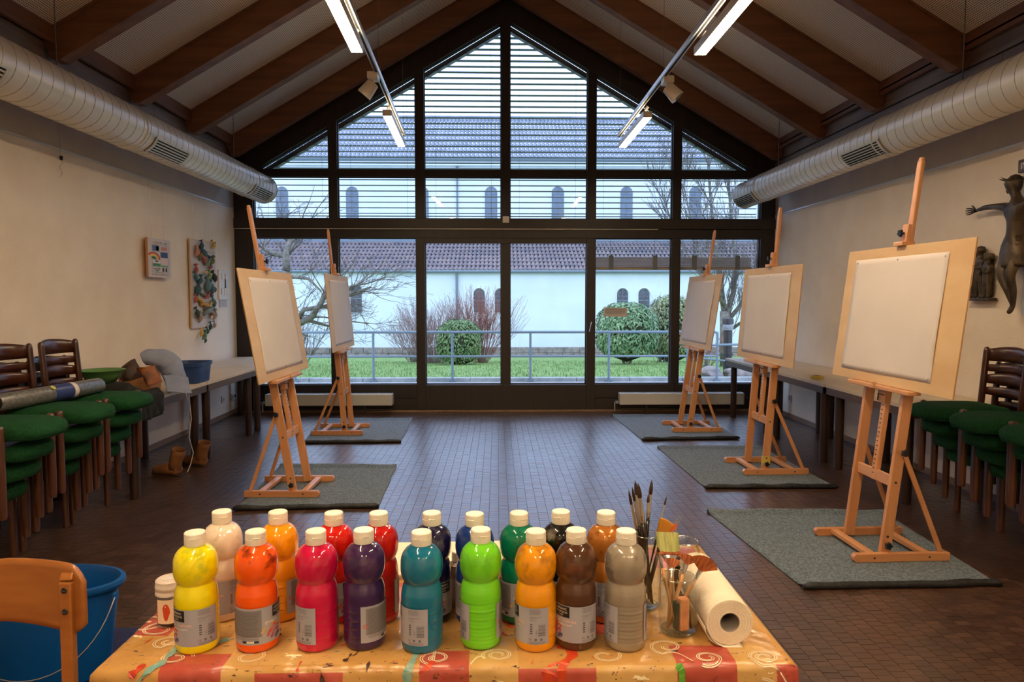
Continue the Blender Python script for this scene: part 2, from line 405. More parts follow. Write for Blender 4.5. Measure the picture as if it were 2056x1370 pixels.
# glass panes
wn = [0]
def window(poly):
    wn[0] += 1; w = struct('window_%d' % wn[0])
    MB().prism(poly, F0 + .055, F0 + .061).build('pane', M['glass'], w)
    b = MB(); n = len(poly)
    for k in range(n):
        p, q = poly[k], poly[(k + 1) % n]; b.bar((p[0], F0 + .045, p[1]), (q[0], F0 + .045, q[1]), .02, .03, (0, 1, 0))
    b.build('glazing_bead', M['frame'], w)
for i in range(6):
    a = edges[i] + (.055 if i else 0); b = edges[i + 1] - (.055 if i < 5 else 0)
    window([(a, .345), (b, .345), (b, 2.19), (a, 2.19)])
    window([(a, 2.43), (b, 2.43), (b, 2.945), (a, 2.945)])
    lo = 3.035
    if i == 0: window([(XC - (4.86 - lo) / SL, lo), (b, lo), (b, zgl(b))])
    elif i == 5: window([(a, lo), (XC + (4.86 - lo) / SL, lo), (a, zgl(a))])
    else: window([(a, lo), (b, lo), (b, zgl(b)), (a, zgl(a))])
# external blinds
def slat_mesh(x0, x1, z, mb, tilt=.0, depth=.078, Y=None):
    Y = YB + .20 if Y is None else Y; pts = []
    for k in range(4):
        t = k / 3 - .5; pts.append((Y + t * depth, z + .007 * (1 - 4 * t * t) + t * depth * tilt))
    up = [(y, zz + .0018) for y, zz in pts][::-1]
    mb.prism(pts + up, x0, x1, 0)
bay_words = ['leftmost narrow', 'second', 'third, left of the ridge post', 'fourth, right of the ridge post', 'fifth', 'rightmost']
blind_lab = ['open slatted blind outside the far left gable bay above the first easel', 'open slatted blind outside the second gable bay behind the left light track',
             'open slatted blind outside the tall bay directly left of the ridge post', 'open slatted blind outside the tall bay directly right of the ridge post',
             'open slatted blind outside the gable bay behind the right light track', 'open slatted blind outside the far right gable bay with bare tree behind']
for i in range(6):
    a = edges[i] - (.0 if i else .02) + (.03 if i else 0); b = edges[i + 1] - (.03 if i < 5 else -.02)
    bl = empty('window_blind', ((a + b) / 2, YB + .2, 2.4), 0, blind_lab[i], 'blind', 'venetian blinds outside the gable glass')
    inv = Matrix.Translation(-bl.location); z = 2.445; zs = []
    while z < 4.75: zs.append(z); z += .035 if z < 2.5 else .0707
    for z in zs:
        if 2.97 < z < 3.01: continue
        m_ = (4.80 - z) / SL; x0, x1 = max(a, XC - m_), min(b, XC + m_)
        if x1 - x0 < .06: continue
        q = MB(); slat_mesh(x0, x1, z, q, rnd.uniform(-.02, .02)); q.xf(inv).build('slat', M['slat'], bl, smooth=50)
    for xx in (a + .15, b - .15):
        top = min(4.80 - SL * abs(xx - XC), 4.7)
        if top > 2.6: MB().tube([(xx, YB + .2, 2.43), (xx, YB + .2, top)], .0015, 4).xf(inv).build('ladder_cord', M['wire'], bl)
bc = struct('trim_3')
for s_, xe in ((-1, -3.02), (1, 3.30)):
    MB().bar((XC, YB + .2, 4.835), (xe, YB + .2, 4.835 - SL * abs(xe - XC)), .055, .10, (0, 1, 0)).build('blind_cover', M['slat'], bc)
for i, lab in ((4, 'half lowered beige blind stack behind the pane left of the far right easel mast'), (5, 'half lowered beige blind stack in the pane behind the far right easel')):
    a, b = edges[i] + .03, edges[i + 1] - .03
    bl = empty('window_blind', ((a + b) / 2, YB + .2, 1.8), 0, lab, 'blind', 'lowered blinds at the right-hand lower panes'); inv = Matrix.Translation(-bl.location)
    for z in (2.17, 2.115, 2.06, 2.005):
        q = MB(); slat_mesh(a, b, z, q, .0); q.xf(inv).build('slat', M['slat'], bl, smooth=50)
    for k in range(11):
        q = MB(); slat_mesh(a, b, 1.835 + k * .0125, q, .0); q.xf(inv).build('slat', M['slat_tan'], bl, smooth=50)
    MB().bb((a, YB + .165, 1.80), (b, YB + .235, 1.834)).xf(inv).build('bottom_rail', M['slat_tan'], bl, bevel=.004)
    for xx in (a + .25, b - .2):
        MB().tube([(xx, YB + .2, 1.82), (xx, YB + .2, 2.19)], .003, 5).xf(inv).build('ladder_cord', M['black'], bl)
        MB().bb((xx - .03, YB + .156, 1.80), (xx + .03, YB + .164, 1.985)).xf(inv).build('tape_clip', M['slat'], bl)

# ---- ceiling: rafters, perforated panels, fascia
def perf_mat():
    m, nt, p = mk('perforated_panel')
    geo = N(nt, 'NewGeometry'); sx = N(nt, 'SeparateXYZ'); nt.links.new(geo.outputs['Position'], sx.inputs[0])
    u = math_n(nt, 'MULTIPLY', math_n(nt, 'ABSOLUTE', math_n(nt, 'SUBTRACT', sx.outputs['X'], XC)), 1.161 / .0165)
    v = math_n(nt, 'DIVIDE', sx.outputs['Y'], .0165)
    du = math_n(nt, 'SUBTRACT', math_n(nt, 'FRACT', u), .5); dv = math_n(nt, 'SUBTRACT', math_n(nt, 'FRACT', v), .5)
    d = math_n(nt, 'ADD', math_n(nt, 'MULTIPLY', du, du), math_n(nt, 'MULTIPLY', dv, dv))
    hole = math_n(nt, 'LESS_THAN', d, .082)
    nt.links.new(mixc(nt, hole, srgb(222, 208, 194), srgb(70, 52, 44)), p.inputs['Base Color'])
    bp = N(nt, 'Bump', Strength=.4, Distance=.004); bp.invert = True; nt.links.new(hole, bp.inputs['Height']); nt.links.new(bp.outputs[0], p.inputs['Normal'])
    p.inputs['Roughness'].default_value = .75
    return m
M['perf'] = perf_mat()
ce = struct('ceiling')
MB().prism([(XL - .3, zcei(XL - .3) + .03), (XC, zcei(XC) + .03), (XR + .3, zcei(XR + .3) + .03), (XR + .3, zcei(XR + .3) + .2), (XC, zcei(XC) + .2), (XL - .3, zcei(XL - .3) + .2)], YF - .2, YB + .45).build('roof_deck', M['fascia'], ce)
RY = [8.60 - 1.12 * k for k in range(11)]
for y in RY:
    for s, xe in ((-1, -3.13), (1, 3.40)):
        a, b = XC + s * .0, xe
        poly = [(a, zraf(a)), (b, zraf(b)), (b + s * .06, zraf(b) + .0), (b + s * .14, zcei(b + s * .14) + .02), (a, zcei(a) + .02)]
        MB().prism(poly, y - .06, y + .06).build('rafter', M['rafter'], ce, bevel=.003)
for k in range(len(RY) - 1):
    y1, y0 = RY[k] - .062, RY[k + 1] + .062
    for s, xe in ((-1, -3.16), (1, 3.42)):
        a, b = XC + s * .02, xe
        MB().prism([(a, zcei(a) - .012), (b, zcei(b) - .012), (b, zcei(b) + .02), (a, zcei(a) + .02)], y0, y1).build('ceiling_panel', M['perf'], ce)
        # edging laths along the rafters and the fascia board closing the bay at the eaves
        q = MB()
        for yy in (y0 + .009, y1 - .009): q.bar((a, yy, zcei(a) - .022), (b, yy, zcei(b) - .022), .018, .02, (0, 1, 0))
        q.build('edge_lath', M['fascia'], ce)
        MB().bb((b - s * .0, y0 - .0, zcei(b) - .13), (b + s * .03, y1 + .0, zcei(b) + .02)).build('fascia_board', M['fascia'], ce)
        MB().bb((b, y0, zcei(b) - .10), (XL if s < 0 else XR, y1, zcei(b) - .085)).build('soffit_board', M['fascia'], ce)

# ================================================================== DUCTS
def duct(name, X, Z, R, y0, y1, vents, inward, label, cap_lab):
    d = empty(name, (X, y1, Z), 0, label, 'duct', 'round ventilation ducts under the eaves'); inv = Matrix.Translation(-d.location)
    q = MB()
    def ring(u, v): a = u * 2 * math.pi; return (X + R * math.cos(a), y0 + (y1 - y0) * v, Z + R * math.sin(a))
    q.grid(48, 40, ring, True); q.xf(inv).build('duct_body', M['duct'], d, smooth=True)
    n = int((y1 - y0) / .107); pts = []
    for k in range(n * 24 + 1):
        a = k / 24 * 2 * math.pi; pts.append((X + (R + .0006) * math.cos(a), y0 + k / 24 * .107, Z + (R + .0006) * math.sin(a)))
    MB().tube(pts, .0026, 4).xf(inv).build('spiral_seam', M['seam'], d)
    for yc in (7.93, 5.43, 2.93, .43):
        MB().tube([(X, yc - .012, Z), (X, yc - .01, Z), (X, yc + .01, Z), (X, yc + .012, Z)], [R, R + .006, R + .006, R], 48, False).xf(inv).build('collar', M['duct'], d, smooth=40)
    c = MB(); c.tube([(X, y1, Z), (X, y1 + .012, Z), (X, y1 + .013, Z)], [R + .004, R + .004, R - .01], 48).xf(inv).build('end_cap', M['duct'], d, smooth=30)
    for yc in vents:
        L, A0, A1 = .30, math.radians(-68), math.radians(-18)
        def P(a, y, r):
            aa = a if inward > 0 else math.pi - a
            return (X + r * math.cos(aa), y, Z + r * math.sin(aa))
        f = MB()
        for (aa, ab, ya, yb_) in ((A0, A0 + .07, yc - L, yc + L), (A1 - .07, A1, yc - L, yc + L), (A0, A1, yc - L, yc - L + .025), (A0, A1, yc + L - .025, yc + L)):
            for lay in (R + .009,):
                nn = 8; f.grid(nn, 2, lambda u, v: P(aa + (ab - aa) * u, ya + (yb_ - ya) * v, lay))
        vf = f.xf(inv).build('vent_grille', M['vent'], d, solid=.008)
        v = MB(); v.grid(10, 2, lambda u, w: P(A0 + (A1 - A0) * u, yc - L + 2 * L * w, R + .0035)); v.xf(inv).build('vent_opening', M['vent_dark'], vf)
        for k in range(1, 6):
            am = A0 + .03 + (A1 - A0 - .06) * k / 6
            MB().bar(P(am, yc - L + .02, R + .008), P(am, yc + L - .02, R + .008), .011, .005, (math.cos(am), 0, math.sin(am))).xf(inv).build('vent_slat', M['vent'], vf)
    for yc in (7.6, 4.6, 1.6):
        MB().tube([(X, yc, Z + R), (X, yc, zcei(X) - .04)], .004, 6).xf(inv).build('hanger_rod', M['wire'], d)
    return d
duct('air_duct', -2.80, 2.74, .163, YF + .05, 8.52, (8.1, 5.85, 3.62), 1, 'cream spiral ventilation duct above the left wall, ending over the tall easel', '')
duct('air_duct', 3.05, 2.70, .155, YF + .05, 8.60, (8.28, 5.62, 3.0), -1, 'cream spiral ventilation duct above the right wall with the bronze figures', '')

# ================================================================== RADIATORS
def radiator(x0, x1, lab):
    r = empty('radiator', ((x0 + x1) / 2, 8.68, 0), 0, lab, 'radiator'); inv = Matrix.Translation(-r.location)
    MB().bb((x0, 8.61, .105), (x1, 8.74, .25)).xf(inv).build('radiator_body', M['rad'], r, bevel=.01)
    q = MB()
    n = int((x1 - x0) / .03)
    for k in range(n): q.bb((x0 + .02 + k * .03, 8.625, .250), (x0 + .032 + k * .03, 8.73, .253))
    q.xf(inv).build('top_grille', M['steel'], r)
    for xx in (x0 + .35, x1 - .35):
        MB().bb((xx - .008, 8.66, 0), (xx + .008, 8.70, .105)).xf(inv).build('foot', M['darksteel'], r)
    for zz in (.045, .075):
        MB().tube([(x0 + .02, 8.70, zz), (x1 - .02, 8.70, zz)], .008, 8).xf(inv).build('pipe', M['darksteel'], r, smooth=40)
    for xx, s in ((x0, -1),):
        v = MB(); v.tube([(xx, 8.68, .14), (xx - .05, 8.68, .14), (xx - .05, 8.68, .02)], .010, 8); v.tube([(xx - .03, 8.68, .14), (xx - .03, 8.62, .14)], .02, 10)
        v.xf(inv).build('valve', M['steel'], r, smooth=40)
radiator(-2.87, -1.30, 'low cream radiator under the window behind the left easels')
radiator(1.53, 3.10, 'low cream radiator under the window behind the right easels')

# ================================================================== TRACK LIGHTS
def lamp(x, ya, yb, z, ang, lab, grp='long warm linear lamps on the ceiling tracks', k=1.0):
    kk = '%.2f' % k
    if 'diff' + kk not in M: M['diff' + kk] = emis('lamp_diffuser_' + kk, LAMP_COL, LAMP_STR * k); M['diffup' + kk] = emis('ceiling_fill_' + kk, LAMP_COL, LAMP_STR * .2 * k)
    L = yb - ya; e = empty('linear_lamp', (x, (ya + yb) / 2, z), ang, lab, 'lamp', grp)
    w = .038; q = MB()
    q.prism([(-w, .003), (-w * .96, .052), (w * .96, .052), (w, .003), (w - .004, 0), (w - .004, .02), (-w + .004, .02), (-w + .004, 0)], -L / 2, L / 2)
    q.build('lamp_housing', M['lampwhite'], e)
    q = MB()
    for s in (-1, 1): q.bb((-w, s * (L / 2) - .002 * s, 0), (w, s * (L / 2 + .006), .052))
    q.build('housing_end', M['lampwhite'], e, bevel=.003)
    MB().bb((-w + .004, -L / 2 + .001, .004), (w - .004, L / 2 - .001, .012)).build('diffuser', M['diff' + kk], e)
    MB().bb((-w * .5, -L / 2 + .03, .0525), (w * .5, L / 2 - .03, .054)).build('added_fill_strip', M['diffup' + kk], e)  # glowing strip added on top of the housing to brighten the ceiling
    for s in (-1, 1):
        a = MB(); a.tube([(0, s * (L / 2 - .08), .05), (0, s * (L / 2 - .08), .085), (.018, s * (L / 2 - .08), .11)], [.022, .012, .014], 10); a.build('arm', M['lampwhite'], e, smooth=40)
    return e
def track(x0, y0, x1, y1, z, lab):
    t = empty('lighting_track', (x0, y0, z), 0, lab, 'track', 'suspended lighting tracks'); inv = Matrix.Translation(-t.location)
    MB().bar((x0, y0, z), (x1, y1, z), .036, .034).xf(inv).build('rail', M['track'], t, bevel=.003)
    MB().bar((x0, y0 , z - .0175), (x1, y1, z - .0175), .014, .003).xf(inv).build('track_slot', M['vent_dark'], t)
    L = math.hypot(x1 - x0, y1 - y0)
    for k in range(6):
        f = (k + .03) / 5.1; xx, yy = x0 + (x1 - x0) * f, y0 + (y1 - y0) * f
        MB().tube([(xx, yy, z + .017), (xx, yy, zcei(xx) - .02)], .0013, 4).xf(inv).build('suspension_wire', M['wire'], t)
        MB().tube([(xx, yy, z + .012), (xx, yy, z + .05)], .007, 6).xf(inv).build('wire_grip', M['black'], t)
def spot(x, y, z, aim, lab):
    e = empty('spotlight', (x, y, z), 0, lab, 'spotlight', 'small spotlights on the ceiling tracks')
    MB().box((0, 0, -.035), (.075, .11, .05)).build('adapter', M['lampwhite'], e, bevel=.006)
    MB().tube([(0, 0, -.06), (aim[0] * .03, aim[1] * .03, -.095)], .016, 10).build('joint', M['lampwhite'], e, smooth=40)
    d = Vector(aim).normalized(); c = Vector((aim[0] * .03, aim[1] * .03, -.11))
    q = MB(); q.tube([c - d * .045, c - d * .04, c + d * .07], [.030, .044, .055], 20); q.build('lamp_head', M['lampwhite'], e, smooth=40)
    MB().tube([c + d * .071, c + d * .072], [.05, .048], 20).build('lens', M['glass'], e)
TL = (-.935, 7.15), (-.72, 1.0); TZ = 3.085
def tlx(y): return TL[1][0] + (TL[0][0] - TL[1][0]) * (y - TL[1][1]) / (TL[0][1] - TL[1][1])
track(TL[0][0], TL[0][1], tlx(-2.2), -2.2, TZ, 'thin grey lighting track with lamps on the left of the ridge')
track(1.235, 7.15, 1.235, -2.2, TZ, 'thin grey lighting track with lamps on the right of the ridge')
labsL = ['far left linear lamp hanging in front of the gable window', 'long left linear lamp crossing the rafters at top of frame', 'linear lamp over the paint table on the left track', 'rearmost linear lamp on the left track behind the viewer']
labsR = ['far right linear lamp hanging in front of the gable window', 'long right linear lamp crossing the rafters at top of frame', 'linear lamp over the paint table on the right track', 'rearmost linear lamp on the right track behind the viewer']
for k, (ya, yb) in enumerate(((5.93, 7.12), (3.25, 4.42), (.55, 1.72), (-1.9, -.75))):
    ym = (ya + yb) / 2; ang = math.atan2(-(TL[0][0] - TL[1][0]), TL[0][1] - TL[1][1])
    kw = (.55, 1.25, 1.05, 1.7)[k]
    lamp(tlx(ym) - .02, ya, yb, TZ - .13, ang, labsL[k], k=kw)
    lamp(1.265, ya, yb, TZ - .13, 0, labsR[k], k=kw)
spot(tlx(5.2) - .03, 5.2, TZ, (-.9, .1, -1.1), 'small cream spotlight on the left track aimed at the left wall')
spot(1.265, 5.25, TZ, (.9, -.2, -1.0), 'small cream spotlight on the right track aimed at the right wall')

# ================================================================== OUTSIDE
gz = lambda y: -.12 if y < 14 else -.12 - (y - 14) * (1.32 / 20)
pv = struct('ground_1'); pv.name = 'pavement'
MB().bb((-25, YB + .45, -.3), (25, 13.25, -.13)).build('paving_slab', M['concrete'], pv)
MB().bb((XL - .3, YB + .11, -.2), (XR + .3, YB + .46, -.03)).build('sill_step', M['concrete'], pv)

for i in range(30):
    MB().bb((-14.5 + i, 13.0, -.3), (-13.51 + i, 13.16, -.06)).build('kerb_stone', M['concrete'], pv, bevel=.01)
lw = MB()
def lawn(u, v):
    x = -34 + 68 * u; y = 13.1 + 25 * v
    return (x, y, gz(y) + .03 * mnoise.noise(Vector((x * .5, y * .5, 0))) - .01)
lw.grid(60, 40, lawn); o = lw.build('lawn', M['grass'], smooth=True); o['kind'] = 'structure'
# grass blades near the railing
gb = MB()
for k in range(9000):
    x = rnd.uniform(-6.5, 8); y = 13.2 + 12 * rnd.random() ** 1.5; z = gz(y); a = rnd.uniform(0, 6.28); h = rnd.uniform(.03, .07)
    dx, dy = .008 * math.cos(a), .008 * math.sin(a)
    gb.add([(x - dx, y - dy, z - .01), (x + dx, y + dy, z - .01), (x + rnd.uniform(-.03, .03), y + rnd.uniform(-.03, .03), z + h)], [(0, 1, 2)])
tag(gb.build('grass', M['grass']), 'short green lawn grass behind the galvanised railing', 'grass', kind='stuff')

# railing
rl = empty('railing', (0, 13.0, -.13), 0, 'galvanised two-bar pipe railing with posts along the lawn edge', 'railing'); inv = Matrix.Translation(-rl.location)
RZ, RM = .80, .345
posts = [-8.4 + 1.467 * k for k in range(30)]
x_end = atY(1441, 667, 13.0).x
ps = [atY(p, 667, 13.0).x for p in (591, 749, 908, 1065, 1223, 1381)]
ps = [ps[0] - 1.47 * k for k in range(4, 0, -1)] + ps + [x_end]
for x in ps: 
    MB().tube([(x, 13, -.13), (x, 13, RZ - .01)], .023, 10).xf(inv).build('post', M['rail'], rl, smooth=40)
    MB().bb((x - .06, 12.95, -.13), (x + .06, 13.05, -.10)).xf(inv).build('base_plate', M['rail'], rl)
MB().tube([(ps[0], 13, RZ), (x_end - .06, 13, RZ), (x_end - .015, 13, RZ - .015), (x_end, 13, RZ - .06)], .026, 10).xf(inv).build('top_rail', M['rail'], rl, smooth=40)
MB().tube([(ps[0], 13, RM), (x_end, 13, RM)], .02, 10).xf(inv).build('middle_rail', M['rail'], rl, smooth=40)
r2 = empty('railing', (x_end + .1, 13.6, -.13), 0, 'short galvanised rail section turning off beside the bollard lamp', 'railing'); inv = Matrix.Translation(-r2.location)
xs = [x_end - .27, x_end + .75, x_end + 2.2]
for x in xs: MB().tube([(x, 13.6, -.15), (x, 13.6, .52)], .023, 10).xf(inv).build('post', M['rail'], r2, smooth=40)
MB().tube([(xs[0], 13.6, .50), (xs[2], 13.6, .56)], .024, 10).xf(inv).build('top_rail', M['rail'], r2, smooth=40)
MB().tube([(xs[0], 13.6, .26), (xs[2], 13.6, .02)], .018, 10).xf(inv).build('middle_rail', M['rail'], r2, smooth=40)

# bollard lamp and boulders
p = atY(1460, 755, 13.9)
bo = empty('bollard_lamp', (p.x, p.y, -.14), 0, 'dark bollard lamp with a pale louvred head beyond the railing', 'lamp')
MB().lathe([(.085, 0), (.085, .92), (.06, .925)], 16).build('post', M['darksteel'], bo, smooth=40)
MB().lathe([(.098, .93), (.105, .95), (.105, 1.03), (.098, 1.04)], 16).build('light_ring', M['concrete'], bo, smooth=40)
MB().lathe([(.11, 1.05), (.11, 1.13), (.10, 1.16), (.02, 1.17)], 16).build('hood', M['darksteel'], bo, smooth=40)
for k in range(2): MB().lathe([(.10, .965 + k * .03), (.112, .968 + k * .03), (.10, .975 + k * .03)], 16).build('louvre', M['rail'], bo)
def rock(name, c, s, lab, m='stone', seed=0):
    bm = bmesh.new(); bmesh.ops.create_icosphere(bm, subdivisions=3, radius=1)
    for v in bm.verts:
        n = mnoise.noise(v.co * 1.3 + Vector((seed, 0, 0))); v.co *= 1 + .35 * n
        v.co.x *= s[0]; v.co.y *= s[1]; v.co.z *= s[2]
    me = bpy.data.meshes.new(name); bm.to_mesh(me); bm.free(); me.materials.append(M[m])
    o = bpy.data.objects.new(name, me); COL.objects.link(o); o.location = c; tag(o, lab, 'stone'); return o
for k, (px, py, w) in enumerate(((1428, 760, .26), (1487, 758, .30), (1522, 752, .34))):
    q = atY(px, py, 13.45); rock('boulder', (q.x, q.y, -.05), (w, .22, .16), ['squared grey stone at the foot of the railing corner post', 'grey stone right of the bollard lamp base', 'larger weathered stone furthest right beyond the glass'][k], 'stone', k * 3.1)

# --- church behind the garden
ch = empty('church', (0, 34, gz(34)), 0, 'long white church with tiled aisle roof, arched windows and high nave', 'building'); inv = Matrix.Translation(-ch.location)
CY, NY = 34.0, 38.5; zb0, zpl, zea, ztop = -1.6, -.98, 2.66, 4.42
def part(mb, name, mat, parent=None, **k): return mb.xf(inv).build(name, mat, parent or ch, **k)
part(MB().bb((-34, CY, zb0), (34, NY + 3, zea)), 'aisle_wall', M['render'])
part(MB().bb((-34, NY, zea), (34, NY + 9, 8.75)), 'nave_wall', M['render'])
part(MB().bb((-34, NY - .35, 8.55), (34, NY + .1, 8.80)), 'nave_cornice', M['render'])
part(MB().tube([(-34, NY - .42, 8.86), (34, NY - .42, 8.86)], .10, 8), 'nave_gutter', M['gutter'])
part(MB().bb((-34, CY - .12, zea - .1), (34, CY, zea + .05)), 'eaves_board', M['render'])
part(MB().tube([(-34, CY - .2, zea + .03), (34, CY - .2, zea + .03)], .09, 8), 'gutter', M['gutter'])
part(MB().bb((-34, NY - .5, 4.40), (34, NY - .0, 4.68)), 'lead_flashing', M['gutter'])
# stone plinth, one block at a time
sx = -15.0
for row in range(2):
    x = -15.0 - row * .3
    while x < 16:
        w = rnd.uniform(.45, 1.0); z0 = gz(CY) - .12 + row * .29
        b = MB().bb((x + .008, CY - .07 - rnd.uniform(0, .03), z0), (x + w - .008, CY + .02, z0 + .28)); part(b, 'stone', M['stone'], bevel=.02); x += w
# roofs: curved pantile courses
def tile_roof(name, mat, y0, z0, y1, z1, nc, per, x0, x1):
    q = MB(); dy, dz = (y1 - y0) / nc, (z1 - z0) / nc; L = math.hypot(dy, dz); ny_, nz_ = -dz / L, dy / L
    nx = int((x1 - x0) / per * 5)
    for c in range(nc):
        ya, za = y0 + dy * c, z0 + dz * c; off = (c % 2) * 0
        def P(u, v):
            ph = (u * nx) / 5 * 2 * math.pi; w = .035 * math.sin(ph) + .018 * math.sin(2 * ph + .6)
            lift = (.055 if v < .5 else .0) + w
            t = v * 1.1
            return (x0 + (x1 - x0) * u + .10 * v, ya + dy * t + ny_ * lift, za + dz * t + nz_ * lift)
        q.grid(nx + 1, 2, P)
        def E_(u, v):
            ph = (u * nx) / 5 * 2 * math.pi; w = .035 * math.sin(ph) + .018 * math.sin(2 * ph + .6); lift = (.055 + w) - .045 * v
            return (x0 + (x1 - x0) * u, ya + ny_ * lift, za + nz_ * lift)
        q.grid(nx + 1, 2, E_)
    o = part(q, name, mat); o['kind'] = 'stuff'; return o
tile_roof('roof_tiles', M['tile'], CY - .25, zea + .08, NY - .3, 4.48, 8, .21, -16, 17)
tile_roof('nave_roof_tiles', M['tile2'], NY - .4, 8.95, NY + 6.0, 12.62, 15, .23, -18, 20)
part(MB().bb((-18, NY + 5.9, 12.52), (20, NY + 6.3, 12.78)), 'ridge_cap', M['tile2'], bevel=.05)
def arch_window(px, ytop, ybot, Y, wpx, mat_s):
    c = atY(px, ytop, Y); zt = c.z; zb = atY(px, ybot, Y).z; hw = wpx / 2 / FPX * Y; n = 10
    def arch(hw, zt, zb, dx=0): return [(c.x - hw, zb), (c.x + hw, zb)] + [(c.x + hw * math.cos(math.pi * k / n), zt - hw + hw * math.sin(math.pi * k / n)) for k in range(n + 1)]
    w = part(MB().prism(arch(hw, zt, zb), Y - .012, Y + .02), 'arched_window', mat_s)
    f = MB(); pts = [(x, Y - .02, z) for x, z in arch(hw, zt, zb)]; f.tube(pts + [pts[0]], .035, 4); part(f, 'window_frame', M['render'], w)
    g = MB()
    for k in range(1, 6):
        z = zb + (zt - zb) * k / 6; g.bar((c.x - hw * .95, Y - .02, z), (c.x + hw * .95, Y - .02, z), .02 if k != 3 else .05, .02, (0, 1, 0))
    g.bar((c.x, Y - .02, zb), (c.x, Y - .02, zt), .02, .02, (0, 1, 0)); part(g, 'window_bars', M['gutter'] , w)
M['leaded'] = plain('leaded_glass', srgb(96, 98, 108), .5, 0, srgb(62, 64, 76), 7, (1, 1, 1), .2)
M['clere'] = plain('clerestory_glass', srgb(120, 130, 146), .6, 0, srgb(104, 114, 130), 3)
for px in (715, 962, 1005, 1250, 1293): arch_window(px, 578 if px > 900 else 570, 629, CY, 25, M['leaded'])
for px in (428, 566, 707, 848, 986, 1120, 1258, 1396, 1534): arch_window(px, 374, 470, NY, 27, M['clere'])
dp = atY(917, 555, CY - .15); part(MB().tube([(dp.x, CY - .15, zea), (dp.x, CY - .12, zea - .3), (dp.x, CY - .12, gz(CY))], .06, 8), 'downpipe', M['gutter'])
dp = atY(918, 440, NY - .2); part(MB().tube([(dp.x, NY - .2, 8.8), (dp.x, NY - .1, 8.5), (dp.x, NY - .1, 4.6)], .05, 8), 'downpipe', M['gutter'])

# --- plants
def leaf_ball(name, px, py_base, Y, w, h, n, lab, mat, leaf=.075, cat='bush', flat=1.0):
    base = atY(px, py_base, Y); e = empty(name, base, 0, lab, cat); q = MB()
    for k in range(n):
        th = rnd.uniform(0, 2 * math.pi); cz = rnd.uniform(-.75, 1); sr = math.sqrt(max(0, 1 - cz * cz)); r = rnd.uniform(.86, 1.0) * (1 + .07 * mnoise.noise(Vector((math.cos(th) * 2, math.sin(th) * 2, cz * 2))))
        sq = .5; bx = math.copysign(abs(sr * math.cos(th)) ** .85, math.cos(th)); by = math.copysign(abs(sr * math.sin(th)) ** .85, math.sin(th)); bz = math.copysign(abs(cz) ** .8, cz)
        c = Vector((bx * r * w / 2, by * r * w / 2 * .9, h * .52 + bz * r * h * .48))
        nrm = Vector((bx, by, bz * .8 + .25)).normalized(); t = Vector((rnd.uniform(-1, 1), rnd.uniform(-1, 1), -.8)); t = (t - nrm * t.dot(nrm) * .75).normalized(); b = nrm.cross(t)
        L = leaf * rnd.uniform(.7, 1.3)
        q.add([c, c + t * L * .5 + b * L * .22 + nrm * .01, c + t * L, c + t * L * .5 - b * L * .22 + nrm * .01], [(0, 1, 2, 3)])
    o = q.build('foliage', mat, e); o['kind'] = 'stuff'
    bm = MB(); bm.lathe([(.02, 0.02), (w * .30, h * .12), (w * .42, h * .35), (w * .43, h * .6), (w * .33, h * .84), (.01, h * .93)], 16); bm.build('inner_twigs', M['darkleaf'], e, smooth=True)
    for k in range(5):
        a = k * 1.3; MB().tube([(0.1 * math.cos(a), .1 * math.sin(a), -.03), (w * .2 * math.cos(a), w * .2 * math.sin(a), h * .3)], .02, 5).build('stem', M['bark'], e)
    return e
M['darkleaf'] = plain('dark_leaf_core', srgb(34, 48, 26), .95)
def leafm(name, c1, c2, hi): 
    m = plain(name, c1, .4, 0, c2, 9, (1, 1, 1)); return m
M['leaf1'] = leafm('bush_leaf', srgb(66, 104, 48), srgb(130, 156, 92), 1)
M['leaf2'] = leafm('laurel_leaf', srgb(58, 104, 50), srgb(150, 180, 128), 1)
M['leaf3'] = leafm('bamboo_leaf', srgb(164, 172, 116), srgb(112, 128, 82), 1)
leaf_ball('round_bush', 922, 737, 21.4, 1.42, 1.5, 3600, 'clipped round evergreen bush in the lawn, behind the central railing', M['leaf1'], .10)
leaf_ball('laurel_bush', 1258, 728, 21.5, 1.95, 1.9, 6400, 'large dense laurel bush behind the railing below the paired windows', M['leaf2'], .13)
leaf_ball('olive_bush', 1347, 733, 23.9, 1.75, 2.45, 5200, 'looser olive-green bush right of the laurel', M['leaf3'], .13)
def grow(q, p, d, L, r, lev, bend=.25, ratio=.72, kids_=2, spread=.6, gravity=0, seg=4, minr=.004):
    pts = [p]; rs = [r]; n = 4
    for k in range(n):
        d = (d + Vector((rnd.uniform(-1, 1), rnd.uniform(-1, 1), rnd.uniform(-1, 1))) * bend * .4 + Vector((0, 0, gravity))).normalized()
        p = p + d * L / n; pts.append(p); rs.append(max(minr, r * (1 - .4 * (k + 1) / n)))
    q.tube(pts, rs, seg if lev > 1 else 3, False)
    if lev > 0:
        for j in range(kids_ + (rnd.random() < .4)):
            i = rnd.choice((1, 2, 3, 4)); ax = Vector((rnd.uniform(-1, 1), rnd.uniform(-1, 1), rnd.uniform(-.4, 1))).normalized()
            grow(q, pts[i], (d + ax * spread).normalized(), L * ratio * rnd.uniform(.7, 1.1), rs[i] * .6, lev - 1, bend, ratio, kids_, spread, gravity, seg, minr)
        grow(q, pts[-1], d, L * ratio, rs[-1], lev - 1, bend, ratio, kids_, spread, gravity, seg, minr)
